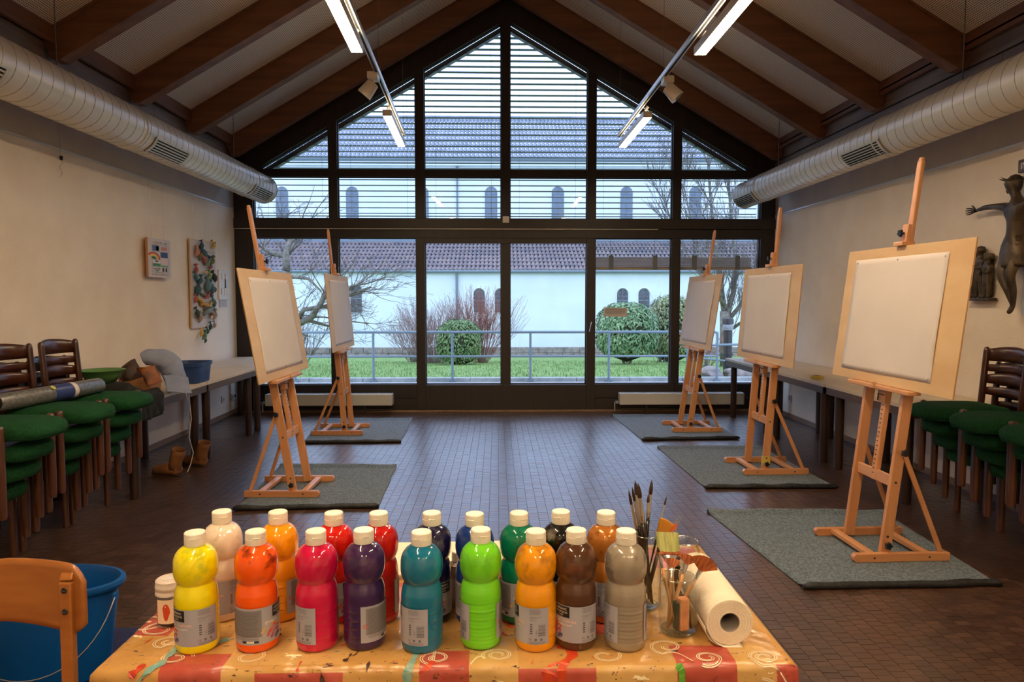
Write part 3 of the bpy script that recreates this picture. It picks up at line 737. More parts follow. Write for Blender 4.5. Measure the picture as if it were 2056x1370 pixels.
def fan_shrub(px, py, Y, h, n, spread, mat, lab, lev=3, r=.009):
    b = atY(px, py, Y); e = empty('bare_shrub', b, 0, lab, 'shrub'); q = MB()
    for k in range(n):
        a = rnd.uniform(0, 6.28); s = rnd.uniform(.15, spread)
        grow(q, Vector((.1 * math.cos(a), .1 * math.sin(a), -.03)), Vector((math.cos(a) * s, math.sin(a) * s, 1)).normalized(), h * .42, r, lev, .25, .68, 2, .45, .03, 4, .0036)
    o = q.build('twigs', mat, e); o['kind'] = 'stuff'
    for k in range(6):
        a = k; MB().tube([(0.05 * math.cos(a), .05 * math.sin(a), -.03), (.2 * math.cos(a), .2 * math.sin(a), h * .25)], [.03, .015], 6).build('stem', M['bark'], e)
fan_shrub(966, 735, 23.5, 2.75, 40, .95, M['twigred'], 'reddish bare shrub rising behind the clipped round bush')
fan_shrub(872, 738, 23.0, 2.35, 60, 1.5, M['twigpur'], 'purplish bare shrub spreading left of the clipped round bush')
fan_shrub(1330, 738, 23.5, 2.6, 10, .9, M['twig'], 'thin bare shrub growing through the olive-green bush')
fan_shrub(605, 735, 20, 1.7, 14, 1.2, M['twig'], 'low bare shrub behind the left front easel board')
fan_shrub(1412, 742, 18, 1.3, 10, .9, M['twigred'], 'low brown shrub behind the far right easel')
fan_shrub(830, 730, 24, 1.7, 12, 1.1, M['twigpur'], 'thin bare shrub at the left of the garden, before the white church wall')
# left tree: crooked limbs
def px3(lst, Y0): return [atY(a, b, Y0 + dy) for a, b, dy in lst]
Yt = 17.0; base = atY(560, 765, Yt); base.z = gz(Yt) - .05
lt = empty('bare_tree', base, 0, 'bare crooked old tree behind the left easels with thick pale limbs', 'tree'); invT = Matrix.Translation(-base)
q = MB(); q.tube([tuple(base)] + px3([(558, 700, 0), (556, 660, 0), (560, 610, 0), (575, 545, 0)], Yt), [.17, .14, .13, .11, .10], 10); q.xf(invT).build('trunk', M['bark'], lt, smooth=True)
limbs = [([(556, 655, 0), (600, 650, -.2), (625, 638, -.4), (650, 600, -.5), (662, 570, -.6)], .10, .045),
         ([(600, 640, -.2), (610, 622, -.3), (655, 615, -.4), (700, 590, -.6), (745, 577, -.8)], .07, .02),
         ([(575, 545, 0), (574, 510, .1), (582, 485, .2), (604, 470, .3), (640, 455, .4)], .09, .05),
         ([(574, 515, .1), (548, 508, .2), (530, 500, .2), (535, 470, .3), (545, 440, .5)], .07, .03),
         ([(560, 560, 0), (590, 556, -.2), (620, 560, -.4), (645, 585, -.6)], .06, .02),
         ([(556, 660, 0), (620, 645, .5), (660, 655, .6), (700, 645, .8), (740, 650, 1)], .045, .012),
         ([(690, 595, -.6), (705, 575, -.6), (735, 570, -.7), (768, 560, -.8)], .035, .01),
         ([(660, 590, -.5), (690, 600, -.5), (730, 585, -.5), (760, 590, -.6)], .03, .01),
         ([(556, 640, .3), (530, 600, .4), (520, 560, .5)], .05, .02)]
tw = MB()
for pl, ra, rb in limbs:
    pts = px3(pl, Yt); n = len(pts)
    MB().tube(pts, [ra + (rb - ra) * k / (n - 1) for k in range(n)], 8).xf(invT).build('branch', M['bark'], lt, smooth=True)
    for k in range(1, n):
        for _ in range(3):
            t = rnd.random(); pp = pts[k - 1].lerp(pts[k], t); dd = (pts[k] - pts[k - 1]).normalized()
            grow(tw, pp, (dd + Vector((rnd.uniform(-1, 1), rnd.uniform(-.6, .6), rnd.uniform(-1, .9)))).normalized(), .5, max(.008, rb * .5), 3, .5, .7, 1, .7, 0, 4, .004)
o = tw.xf(invT).build('twigs', M['twig'], lt); o['kind'] = 'stuff'
# right tree
Yr = 19.0; base = atY(1458, 745, Yr); base.z = gz(Yr) - .05
rt = empty('bare_tree', base, 0, 'tall bare forking tree seen between the right-hand easels and up the far right panes', 'tree'); invT = Matrix.Translation(-base)
q = MB(); q.tube([tuple(base)] + px3([(1456, 690, 0), (1455, 625, 0)], Yr), [.17, .14, .13], 10); q.xf(invT).build('trunk', M['bark'], rt, smooth=True)
tw = MB()
for pl, ra, rb in [([(1455, 630, 0), (1448, 580, 0), (1440, 520, .2), (1432, 450, .4), (1425, 380, .5), (1420, 310, .6)], .09, .02),
                   ([(1456, 640, 0), (1472, 590, .3), (1478, 530, .5), (1470, 450, .6), (1462, 360, .7), (1455, 300, .8)], .09, .02),
                   ([(1456, 650, 0), (1490, 610, .2), (1515, 560, .2), (1535, 500, .3), (1545, 430, .3)], .07, .015),
                   ([(1455, 620, 0), (1430, 560, -.3), (1405, 500, -.3), (1385, 430, -.3), (1372, 370, -.3)], .06, .012),
                   ([(1448, 580, 0), (1400, 540, .5), (1360, 480, .6), (1340, 420, .7), (1325, 370, .8)], .04, .008),
                   ([(1470, 660, 0), (1500, 640, -.2), (1520, 620, -.3), (1545, 560, -.3)], .05, .012)]:
    pts = px3(pl, Yr); n = len(pts)
    MB().tube(pts, [ra + (rb - ra) * k / (n - 1) for k in range(n)], 8).xf(invT).build('branch', M['bark'], rt, smooth=True)
    for k in range(1, n):
        for _ in range(3):
            t = rnd.random(); pp = pts[k - 1].lerp(pts[k], t); dd = (pts[k] - pts[k - 1]).normalized()
            grow(tw, pp, (dd + Vector((rnd.uniform(-.8, .8), rnd.uniform(-.5, .5), .3))).normalized(), .62, .014, 3, .25, .75, 2, .4, .03, 4, .005)
o = tw.xf(invT).build('twigs', M['twig'], rt); o['kind'] = 'stuff'

# ================================================================== EASELS, BOARDS, PAPER, FELT MATS
EB, EL, EX0, EW, EH = .457, .543, .079, 1.142, .792
def tack(parent, p, n, m='steel'):
    n = Vector(n).normalized(); MB().tube([p, Vector(p) + n * .003, Vector(p) + n * .005], [.006, .006, .003], 8).build('thumbtack', M[m], parent)
def easel(X, Y, rot, zb, ln, zm, ns, labs, tape=False):
    """front = +x local; ns = side (+1/-1) carrying the knobs"""
    lab_e, lab_b, lab_p = labs
    z0 = .006
    e = empty('easel', (X, Y, z0), rot, lab_e, 'easel', 'beech studio easels')
    xm = lambda z: EX0 - ln * z
    for s in (-1, 1):
        q = MB(); yc = s * (EB / 2 - .016)
        q.prism([(-EL / 2, .0), (EL / 2 - .012, .0), (EL / 2, .014), (EL / 2, .032), (EL / 2 - .012, .046), (-EL / 2, .046)], yc - .017, yc + .017)
        q.build('runner', M['beech_x'], e, bevel=.003)
    for xx in (-.155, .155):
        MB().box((xx, 0, .030), (.045, EB - .066, .024)).build('crossbar', M['beech_y'], e, bevel=.002)
    for s in (-1, 1):
        for xx in (-.155, .155):
            MB().tube([(xx, s * (EB / 2 + .001), .024), (xx, s * (EB / 2 + .003), .024)], .006, 8).build('bolt', M['darksteel'], e)
    zt = zb + .10; yu = EB / 2 - .047
    for s in (-1, 1):
        MB().bar((xm(.03), s * yu, .012), (xm(zt), s * yu, zt), .027, .058, (1, 0, 0)).build('upright', M['beech'], e, bevel=.003)
    for zc, h in ((.43, .06), (zb + .055, .05)):
        MB().bar((xm(zc), -yu + .013, zc), (xm(zc), yu - .013, zc), .022, h, (0, 0, 1)).build('cross_rail', M['beech_y'], e, bevel=.002)
    # sliding mast with ratchet strip
    MB().bar((xm(.40) + .0, 0, .40), (xm(zb), 0, zb), .042, .03, (1, 0, 0)).build('mast_lower', M['beech'], e, bevel=.003)
    q = MB()
    for k in range(int((zb - .44) / .026)):
        z = .44 + k * .026; q.box((xm(z) + .0165, 0, z), (.004, .012, .004))
    q.build('ratchet_strip', M['darksteel'], e)
    q = MB(); top = zm
    q.bar((xm(zb - .05), 0, zb - .05), (xm(top - .02), 0, top - .02), .040, .026, (1, 0, 0)); q.bar((xm(top - .03), 0, top - .03), (xm(top), 0, top), .028, .022, (1, 0, 0))
    q.build('mast', M['beech'], e, bevel=.006)
    # ledge
    lx = xm(zb) + .03
    MB().box((lx + .01, 0, zb - .012), (.070, .60, .022)).build('ledge', M['beech_y'], e, bevel=.003)
    MB().box((lx + .048, -.01, zb + .002), (.008, .016, .03)).build('ledge_stop', M['beech'], e, bevel=.002)
    MB().box((xm(zb - .05) + .02, 0, zb - .06), (.03, .07, .08)).build('ledge_carriage', M['beech'], e, bevel=.003)
    MB().tube([(xm(zb - .05) + .036, ns * .03, zb - .055), (xm(zb - .05) + .04, -ns * .02, zb - .05), (xm(zb - .06) + .04, -ns * .025, zb - .09)], .004, 6).build('release_hook', M['darksteel'], e)
    # top clamp
    n = math.sqrt(1 + ln * ln); ztp = zb + EH / n
    ztc = ztp + .012
    MB().box((xm(ztc) + .03, ns * -.0, ztc), (.075, .085, .022)).build('clamp_lip', M['beech_y'], e, bevel=.003)
    MB().bar((xm(ztc) + .026, 0, ztc + .01), (xm(ztc + .11) + .026, 0, ztc + .11), .05, .024, (1, 0, 0)).build('clamp_block', M['beech'], e, bevel=.004)
    def knob(c, ax, parent):
        c = Vector(c); ax = Vector(ax); q = MB(); q.tube([c, c + ax * .018], .006, 6); b = c + ax * .018
        up = Vector((1, 0, 0)) if abs(ax.x) < .5 else Vector((0, 0, 1)); sd = ax.cross(up)
        poly = []
        for k in range(15):
            a = 2 * math.pi * k / 15; r = .021 if k % 3 else .015; poly.append(up * math.cos(a) * r + sd * math.sin(a) * r)
        q.add([b + v for v in poly] + [b + ax * .014 + v * .9 for v in poly], [tuple(range(14, -1, -1)), tuple(range(15, 30))] + [(i, (i + 1) % 15, (i + 1) % 15 + 15, i + 15) for i in range(15)])
        return q.build('knob', M['black'], parent)
    knob((xm(ztc + .06) + .03, ns * -.024 if ns < 0 else -.024, ztc + .07), (0, -1 if ns > 0 else 1, 0), e) if False else knob((xm(ztc + .07) + .038, 0, ztc + .06), (1, 0, 0), e)
    # rear struts
    zs = .60
    for s in (-1, 1):
        MB().bar((-EL / 2 + .045, s * (EB / 2 - .016), .046), (xm(zs) - .015, s * (yu + .019), zs), .010, .026, (1, 0, 0)).build('strut', M['beech'], e, bevel=.001)
    knob((xm(zs) - .008, ns * (yu + .02), zs), (0, ns, 0), e); knob((xm(.075) , ns * (yu + .012), .085), (0, ns, 0), e)
    MB().tube([(xm(zs), -ns * (yu + .014), zs), (xm(zs), -ns * (yu + .03), zs)], .008, 8).build('bolt', M['darksteel'], e)
    for zz in (.13, .43): MB().tube([(xm(zz), ns * (yu + .0135), zz), (xm(zz), ns * (yu + .0155), zz)], .007, 8).build('bolt', M['darksteel'], e)
    if tape: MB().bar((xm(.105), ns * yu, .085), (xm(.155), ns * yu, .145), .029, .0605, (1, 0, 0)).build('tape_wrap', M['tape'], e)
    # drawing board and paper: things of their own
    R = Matrix.Translation((X, Y, z0)) @ Matrix.Rotation(rot, 4, 'Z')
    bd = empty('drawing_board', R @ Vector((lx, 0, zb)), rot, lab_b, 'board', 'plywood drawing boards on the easels')
    tilt = Matrix.Rotation(-math.atan(ln), 4, 'Y')
    q = MB(); q.box((.006, .02, EH / 2), (.009, EW, EH)); q.xf(tilt); q.build('board_panel', [M['ply']], bd, bevel=.0008)
    for a, b in (((.006, .02 - EW / 2, 0), (.006, .02 - EW / 2, EH)), ((.006, .02 + EW / 2, 0), (.006, .02 + EW / 2, EH))): MB().bar(a, b, .0095, .001, (1, 0, 0)).xf(tilt).build('board_edge', M['plyedge'], bd)
    pp = empty('drawing_paper', R @ Vector((lx, 0, zb)), rot, lab_p, 'paper', 'blank paper sheets on the easels')
    ls = -1 if ns > 0 else 1     # picture-left side of the board
    # picture-left margin small, right margin wide ; u measured from picture-left
    u0, u1, v0, v1 = .085, .845, .07, .925
    if ns > 0: yA, yB = -EW / 2 + u0 * EW, -EW / 2 + u1 * EW
    else: yA, yB = EW / 2 - .115 * EW, EW / 2 - .86 * EW
    def P(u, v):
        y = yA + (yB - yA) * u + .02; z = EH * (v0 + (v1 - v0) * v)
        edge = u if ns > 0 else (1 - u); d = .0118 + .022 * max(0, edge - .86) ** 1.0 * 4 * math.sin(math.pi * v) ** 1 * .35 + .001 * math.sin(v * 9 + u * 5)
        return tilt @ Vector((d, y, z))
    g = MB(); g.grid(24, 24, P); g.build('sheet', M['paper'], pp, smooth=True, solid=.0006)
    for u, v in ((.03, .97), (.5, .975), (.97, .97), (.03, .03), (.5, .025), (.97, .03)):
        c = P(u, v); nrm = (tilt @ Vector((1, 0, 0)))
        tack(pp, c, nrm, 'steel')
    return e
M['tape'] = plain('yellow_tape', srgb(206, 178, 84), .4)
PI = math.pi
easel(2.203, 3.909, PI + .031, .951 - .006, .116, 2.227, 1, ('nearest easel on the right, beech, standing on the largest felt mat', 'plywood board on the nearest right-hand easel', 'blank white sheet pinned to the board of the nearest right-hand easel'))
easel(2.266, 5.781, PI + .025, .904, .074, 2.186, 1, ('middle right easel with yellow tape round its foot', 'plywood board on the middle right easel with taped foot', 'blank white sheet pinned to the board of the middle right easel'), True)
easel(2.145, 7.594, PI + .017, .895, .141, 2.173, 1, ('farthest easel on the right, beside the radiator under the window', 'plywood board on the farthest right easel before the half lowered blind', 'blank white sheet on the board of the farthest right easel'))
easel(-1.554, 5.218, -.019, .856, .167, 2.12, -1, ('front easel on the left, beech, leaning back strongly beside the tables', 'plywood board on the front left easel, overlapping the table end', 'blank white sheet pinned on the board of the front left easel'))
easel(-1.683, 7.498, .015, .889, .087, 2.166, -1, ('rear easel on the left, in front of the left radiator', 'narrow-looking plywood board on the rear left easel before the garden window', 'blank white sheet on the board of the rear left easel'))

def mat_felt(pts, lab, seed):
    """pts: far-left, near-left, near-right, far-right on the floor"""
    fl, nl, nr, fr_ = [Vector((p[0], p[1], 0)) for p in pts]
    e = empty('felt_mat', (fl + nl + nr + fr_) / 4, 0, lab, 'mat', 'grey felt floor mats under the easels'); inv = Matrix.Translation(-e.location)
    def P(u, v):
        p = (fl.lerp(fr_, u)).lerp(nl.lerp(nr, u), v)
        n = mnoise.noise(Vector((u * 3 + seed, v * 4, 0)))
        h = .0035 + .0008 * n
        if v > .96: h += .016 * (v - .96) / .04 * (1 + .5 * n)
        if v < .06: h += .020 * ((.06 - v) / .06) ** 1.2 * (1 + .6 * mnoise.noise(Vector((u * 4, seed, 2))))
        p = p + Vector((.006 * mnoise.noise(Vector((v * 5, seed, 1))) * (1 if u < .5 else -1), .012 * mnoise.noise(Vector((u * 5, seed, 3))), 0))
        return (p.x, p.y, h)
    q = MB(); q.grid(40, 60, P); q.xf(inv).build('felt_sheet', M['felt'], e, smooth=True, solid=.004)
    h = MB(); n = 40; pts = []; rs = []
    for k in range(n):
        u = k / (n - 1); p = P(-.005 + 1.01 * u, 1.0); r = .018 * (1 + .25 * mnoise.noise(Vector((u * 7, seed, 5)))) * (.55 if k in (0, n - 1) else 1); pts.append((p[0], p[1] - .013, max(r * 1.05, p[2] * .62))); rs.append(r)
    h.tube(pts, rs, 8); h.xf(inv).build('rolled_hem', M['foil'], e, smooth=True)
    h = MB(); h.grid(40, 2, lambda u, v: (lambda p: (p[0], p[1] + .004, p[2] * v + .0005))(P(u, 0))); h.xf(inv).build('far_hem', M['foil'], e)
mat_felt([(1.417, 4.60), (1.523, 3.361), (2.53, 3.381), (2.60, 4.56)], 'largest nearest grey felt mat, under the nearest right easel', 1)
mat_felt([(1.542, 6.603), (1.583, 5.183), (2.585, 5.176), (2.549, 6.582)], 'grey felt mat under the middle right easel with rolled black hem', 2)
mat_felt([(1.402, 8.408), (1.471, 6.96), (2.474, 7.02), (2.502, 8.384)], 'bluish grey felt mat under the farthest right easel near the radiator', 3)
mat_felt([(-1.86, 5.95), (-1.79, 4.71), (-.821, 4.757), (-.862, 5.905)], 'grey felt mat under the front left easel', 4)
mat_felt([(-2.08, 8.19), (-1.93, 6.89), (-.962, 6.911), (-1.005, 8.217)], 'grey felt mat under the rear left easel by the left radiator', 5)

# ================================================================== LONG TABLES AT THE WALLS
TH = .71
def wall_table(x0, x1, y0, y1, lab, bare_edge=False):
    e = empty('long_table', ((x0 + x1) / 2, (y0 + y1) / 2, 0), 0, lab, 'table', 'long tables against the side walls'); hx, hy = (x1 - x0) / 2 - .002, (y1 - y0) / 2 - .002
    MB().box((0, 0, TH - .014), (2 * hx, 2 * hy, .028)).build('tabletop', M['tabletop'], e, bevel=.003)
    for a, b in (((-hx, -hy), (hx, -hy + .02)), ((-hx, hy - .02), (hx, hy)), ((-hx, -hy), (-hx + .02, hy)), ((hx - .02, -hy), (hx, hy))):
        MB().bb((a[0], a[1], TH - .085), (b[0], b[1], TH - .0285)).build('apron', M['tableedge'], e, bevel=.002)
    for sx in (-1, 1):
        for sy in (-1, 1):
            MB().tube([(sx * (hx - .07), sy * (hy - .12), 0), (sx * (hx - .07), sy * (hy - .12), .01), (sx * (hx - .07), sy * (hy - .12), TH - .03)], [.030, .034, .036], 14).build('leg', M['tableleg'], e, smooth=40)
wall_table(-3.235, -2.535, 4.88, 6.13, 'long pale-topped table at the left wall, nearest, holding cloths and stacked chairs beside it')
wall_table(-3.235, -2.535, 6.13, 7.43, 'long pale-topped table at the left wall, with the blue crate on it')
wall_table(-3.235, -2.535, 7.45, 8.72, 'long pale-topped table at the left wall, in the window corner')
wall_table(2.80, 3.49, 4.64, 5.86, 'long table at the right wall, nearest, touching the stacked chairs')
wall_table(2.79, 3.49, 5.865, 7.14, 'long table at the right wall, middle one, with the roll of yellow tape')
wall_table(2.78, 3.49, 7.145, 8.42, 'long table at the right wall, farthest, under the window corner')

# ================================================================== STACKED CHAIRS
def make_chair():
    e = empty('stacking_chair', (0, 0, 0))
    lw = .034
    for s in (-1, 1):
        q = MB(); q.tube([(0, s * .198, 0), (0, s * .198, .02), (.0, s * .198, .455), (0, s * .198, .468), (0, s * .198, .474)], [.016, .020, .0225, .018, .006], 10)
        q.build('leg', M['chairleg'], e, smooth=50)
        q = MB(); q.tube([(-.40, s * .18, 0), (-.385, s * .18, .40), (-.375, s * .18, .45), (-.40, s * .18, .80), (-.402, s * .18, .822), (-.403, s * .18, .830)], [.015, .020, .021, .019, .016, .007], 8)
        q.build('leg', M['chairwood'], e, smooth=50)
        MB().bar((-.37, s * .172, .375), (0, s * .178, .375), .02, .045, (0, 0, 1)).build('side_rail', M['chairwood'], e, bevel=.003)
    MB().bar((-.01, -.18, .375), (-.01, .18, .375), .02, .045, (0, 0, 1)).build('front_rail', M['chairwood'], e, bevel=.003)
    for zc, h, bow in ((.778, .078, .055), (.692, .044, .05), (.618, .056, .046), (.540, .05, .04)):
        def P(u, v, zc=zc, h=h, bow=bow):
            t = 2 * u - 1; x = -.395 - bow * (1 - t * t) + (zc - .6) * -.04; arch = .022 * (1 - t * t)
            return (x, t * .172, zc - h / 2 + v * h + arch * (1 if h > .05 else .4) * v)
        q = MB(); q.grid(12, 3, P); q.build('backrest_slat', M['chairwood'], e, smooth=True, solid=.013)
    def seat(u, v):
        th = u * 2 * math.pi; c, s = math.cos(th), math.sin(th); k = 4.2
        r = (abs(c) ** k + abs(s) ** k) ** (-1 / k)
        prof = ((0, .388), (.86, .388), (.96, .396), (1.0, .424), (.99, .446), (.93, .464), (.70, .477), (0, .483))
        j = v * 7; j0 = min(int(j + 1e-6), 7); rr, z = prof[j0]
        x = -.112 + r * c * rr * .258; y = r * s * rr * (.19 - .02 * max(0, x)); x += .02 * (1 - (y / .19) ** 2) * (1 if x > 0 else 0)
        return (x, y, z - .008 * max(0, (x - .05)) / .1)
    q = MB(); q.grid(36, 8, seat, True); q.build('seat', M['green'], e, smooth=70)
    return e
proto = make_chair(); used = [False]
def stack(xf, yc, rz, n, dx, dz, lab, grp, extra=0):
    f = 1 if rz == 0 else -1
    words = {4: ('bottom', 'third from the top', 'second from the top', 'topmost')}[n]
    for k in range(n):
        loc = (xf + f * dx * k, yc, dz * k)
        if not used[0]: c = proto; c.location = loc; c.rotation_euler = (0, 0, rz); used[0] = True
        else: c = copy_tree(proto, loc, rz)
        tag(c, 'green-seated dark chair, %s in stack %s' % (words[k], lab), 'chair', grp)
stack(-2.705, 3.68, 0, 4, .077, .112, 'nearest the blue bucket', 'stacked green-seated chairs at the left wall')
stack(-2.715, 4.17, 0, 4, .077, .112, 'second from the bucket at left', 'stacked green-seated chairs at the left wall')
stack(-2.72, 4.65, 0, 4, .077, .112, 'beside the left wall tables', 'stacked green-seated chairs at the left wall')
stack(3.11, 4.375, PI, 4, .085, .097, 'beside the right wall tables', 'stacked green-seated chairs at the right wall')
stack(3.11, 3.965, PI, 4, .085, .097, 'between two others at right', 'stacked green-seated chairs at the right wall')
stack(3.11, 3.55, PI, 4, .085, .097, 'at the right picture edge', 'stacked green-seated chairs at the right wall')

# ================================================================== THINGS ON THE SIDE WALLS
def onwall(px, py, X): return atX(px, py, X)
# gallery rails and hanging wires
for nm, X, z, s, ya in (('left', XL, 2.55, 1, 3.0), ('right', XR, 2.475, -1, 3.0)):
    g = empty('gallery_rail', (X, 6, z), 0, 'thin metal picture rail along the %s' % ('wall with the clay bird board' if s > 0 else 'wall with the bronze figures'), 'rail'); inv = Matrix.Translation(-g.location)
    MB().bb((X, YF + .02, z - .008), (X + s * .010, YB - .02, z + .010)).xf(inv).build('rail_profile', M['track'], g, bevel=.002)
    if s > 0:
        for px, zb in ((303, 2.0), (328, 2.0), (387, 2.07), (412, 2.05)):
            q = onwall(px, 450, X + .012); MB().tube([(X + .012, q.y, z), (X + .012, q.y, zb)], .0012, 4).xf(inv).build('picture_wire', M['steel'], g)
w = onwall(122, 320, XL + .012); e = empty('wire_hook', w, 0, 'loose hanging wire with a small hook loop on the blank part of the left wall', 'hook')
MB().tube([(0, 0, .28), (0, 0, 0.02), (.0, .02, -.02), (0, -.02, -.06), (0, .012, -.10), (0, -.01, -.13)], .0018, 5).build('wire', M['steel'], e)
MB().box((.004, 0, .01), (.012, .018, .03)).build('hook', M['vent_dark'], e)

# poster board
def wallquad(name, px0, px1, y_top, y_bot, X, lab, cat, t, mat, tilt=0):
    a = onwall(px0, y_top, X); b = onwall(px1, y_top, X); c = onwall(px0, y_bot, X)
    e = empty(name, (X, (a.y + b.y) / 2, (a.z + c.z) / 2), 0, lab, cat); return e, abs(b.y - a.y), abs(a.z - c.z)
e, pw, ph = wallquad('poster', 296, 341, 476, 556, XL + .06, 'small hand-drawn poster on a board with rainbow and coloured pictures', 'poster', .02, None)
# local frame: u = +y (to the picture right), v = z
MB().box((-.012, 0, 0), (.022, pw, ph)).build('backing_board', M['beech'], e, bevel=.001)
MB().box((.0005, 0, 0), (.002, pw, ph)).build('poster_sheet', M['paper'], e)
def flat(u0, u1, v0, v1, lift=.0022): return [(lift, -pw / 2 + u * pw, -ph / 2 + v * ph) for u, v in ((u0, v0), (u1, v0), (u1, v1), (u0, v1))]
def printed(parent, mat, quads, name='printed_picture'):
    q = MB()
    for c in quads: q.add(c, [tuple(range(len(c)))])
    return q.build(name, mat, parent)
cm = {}
def cmat(r, g, b, rough=.6):
    k = (r, g, b, rough)
    if k not in cm: cm[k] = plain('paint_%d_%d_%d' % (r, g, b), srgb(r, g, b), rough)
    return cm[k]
for (u0, u1, v0, v1, c) in ((.18, .48, .68, .82, (86, 108, 140)), (.34, .46, .69, .80, (30, 44, 80)), (.53, .86, .52, .66, (36, 52, 92)), (.18, .52, .28, .36, (70, 130, 70)), (.55, .86, .27, .32, (120, 160, 110)),
                            (.18, .5, .37, .44, (214, 216, 206)), (.56, .84, .36, .48, (222, 190, 190)), (.55, .84, .70, .80, (196, 130, 120)), (.60, .68, .15, .25, (30, 28, 30)), (.74, .82, .15, .25, (30, 28, 30)), (.28, .42, .40, .43, (30, 40, 50))):
    printed(e, cmat(*c), [flat(u0, u1, v0, v1)])
for k, c in enumerate(((190, 60, 44), (226, 140, 52), (222, 200, 90), (76, 136, 80), (30, 40, 40))):
    r0, r1 = .19 - k * .035, .19 - (k + 1) * .035; qs = []
    for j in range(8):
        a0, a1 = math.pi * j / 8 * .8, math.pi * (j + 1) / 8 * .8
        qs.append([(.0026, -pw / 2 + (.22 + r * 1.6 * math.cos(a)) * pw, -ph / 2 + (.46 + r * math.sin(a)) * ph) for r, a in ((r0, a0), (r1, a0), (r1, a1), (r0, a1))])
    printed(e, cmat(*c), qs, 'printed_rainbow')
marks = []
for (v, n, u0, u1) in ((.89, 11, .2, .85), (.07, 13, .12, .88), (.22, 7, .2, .5), (.17, 4, .25, .45)):
    for k in range(n):
        u = u0 + (u1 - u0) * (k + .5) / n; marks += [flat(u, u + .012, v - .02, v + .025), flat(u, u + .03, v + rnd.choice((-.018, 0, .018)), v + .006 + rnd.choice((-.0, .018)))]
printed(e, M['black'], marks, 'handwriting')
printed(e, M['black'], [flat(.16, .88, .665, .672), flat(.16, .88, .125, .132), flat(.16, .168, .13, .84), flat(.88, .888, .13, .84), flat(.16, .88, .835, .842)], 'drawn_border')

# relief board with clay birds
e, pw, ph = wallquad('relief_board', 380, 431, 479, 661, XL + .03, 'tall pale board covered with colourful clay birds and fish', 'artwork', .02, None)
MB().box((-.006, 0, 0), (.016, pw, ph)).build('backing_board', M['ply'], e, bevel=.001)
MB().box((.003, 0, 0), (.001, pw * .985, ph * .985)).build('canvas', M['paper'], e)
E0 = e.location.copy()
for vv in (.12, .3, .47, .62, .8, .9): MB().tube([(.008, -pw * .45, -ph / 2 + vv * ph), (.008, pw * .45, -ph / 2 + (vv - .02) * ph)], .002, 4).build('mounting_wire', M['steel'], e)
birds = [(403, 492, 16, 80, (52, 84, 100)), (408, 508, 22, 115, (70, 104, 120)), (418, 516, 12, 150, (44, 66, 80)), (394, 505, 18, 75, (196, 140, 118)), (399, 514, 16, 100, (120, 110, 80)), (408, 520, 20, 130, (170, 110, 96)), (415, 528, 16, 30, (126, 142, 104)),
         (425, 524, 18, 60, (112, 126, 84)), (421, 537, 12, 20, (150, 70, 62)), (392, 541, 16, 80, (160, 74, 66)), (391, 555, 16, 105, (62, 96, 110)), (401, 563, 18, 60, (60, 100, 116)), (396, 580, 24, 70, (56, 92, 100)), (391, 600, 14, 85, (176, 84, 60)), (412, 547, 10, 10, (200, 180, 120)),
         (419, 553, 16, 80, (136, 150, 76)), (429, 556, 20, 110, (48, 62, 60)), (415, 572, 26, 80, (96, 132, 142)), (422, 578, 26, 100, (66, 98, 112)), (429, 580, 14, 120, (80, 90, 80)), (408, 592, 12, 160, (110, 104, 90)), (415, 594, 16, 30, (170, 84, 74)), (402, 604, 18, 150, (200, 160, 70)),
         (410, 612, 20, 170, (190, 150, 80)), (420, 612, 16, 30, (206, 172, 90)), (427, 606, 20, 110, (92, 120, 128)), (395, 628, 18, 110, (60, 80, 64)), (401, 637, 18, 70, (170, 140, 120)), (408, 630, 16, 30, (96, 112, 104)), (416, 624, 24, 10, (126, 134, 124)), (424, 630, 18, 140, (140, 110, 96)), (430, 632, 18, 70, (160, 150, 124)),
         (399, 632, 10, 0, (226, 214, 200)), (424, 635, 10, 60, (226, 214, 200)), (428, 494, 14, 40, (206, 170, 88)), (427, 490, 12, 120, (196, 160, 84)), (403, 668, 14, 80, (210, 168, 84)), (409, 674, 16, 60, (84, 120, 84)), (415, 664, 12, 100, (60, 84, 70)), (421, 655, 14, 80, (48, 70, 64)), (429, 652, 12, 90, (176, 150, 120)), (411, 683, 10, 80, (50, 96, 76))]
for (px, py, L, ang, c) in birds:
    P0 = onwall(px, py, XL + .055) - E0; s = 7.4 / 1400; ky = (abs(P0.y + E0.y) / 585) / s  # px foreshortening along the wall
    a = math.radians(ang); d = Vector((0, math.cos(a) * .08 * L / 14, math.sin(a) * .06 * L / 14)); pts = []; rs = []
    for k in range(7):
        t = k / 6 - .5; pts.append(P0 + d * t * 2 * .8 + Vector((.012 * (1 - 4 * t * t), 0, 0)) + Vector((0, d.z, -d.y)) * (.35 * (t * t)) * rnd.choice((-1, 1))); rs.append((.004, .014, .021, .022, .014,   .006, .020)[k] * L / 14.5)
    MB().tube(pts, rs, 7).build('clay_bird', cmat(*c), e, smooth=True)

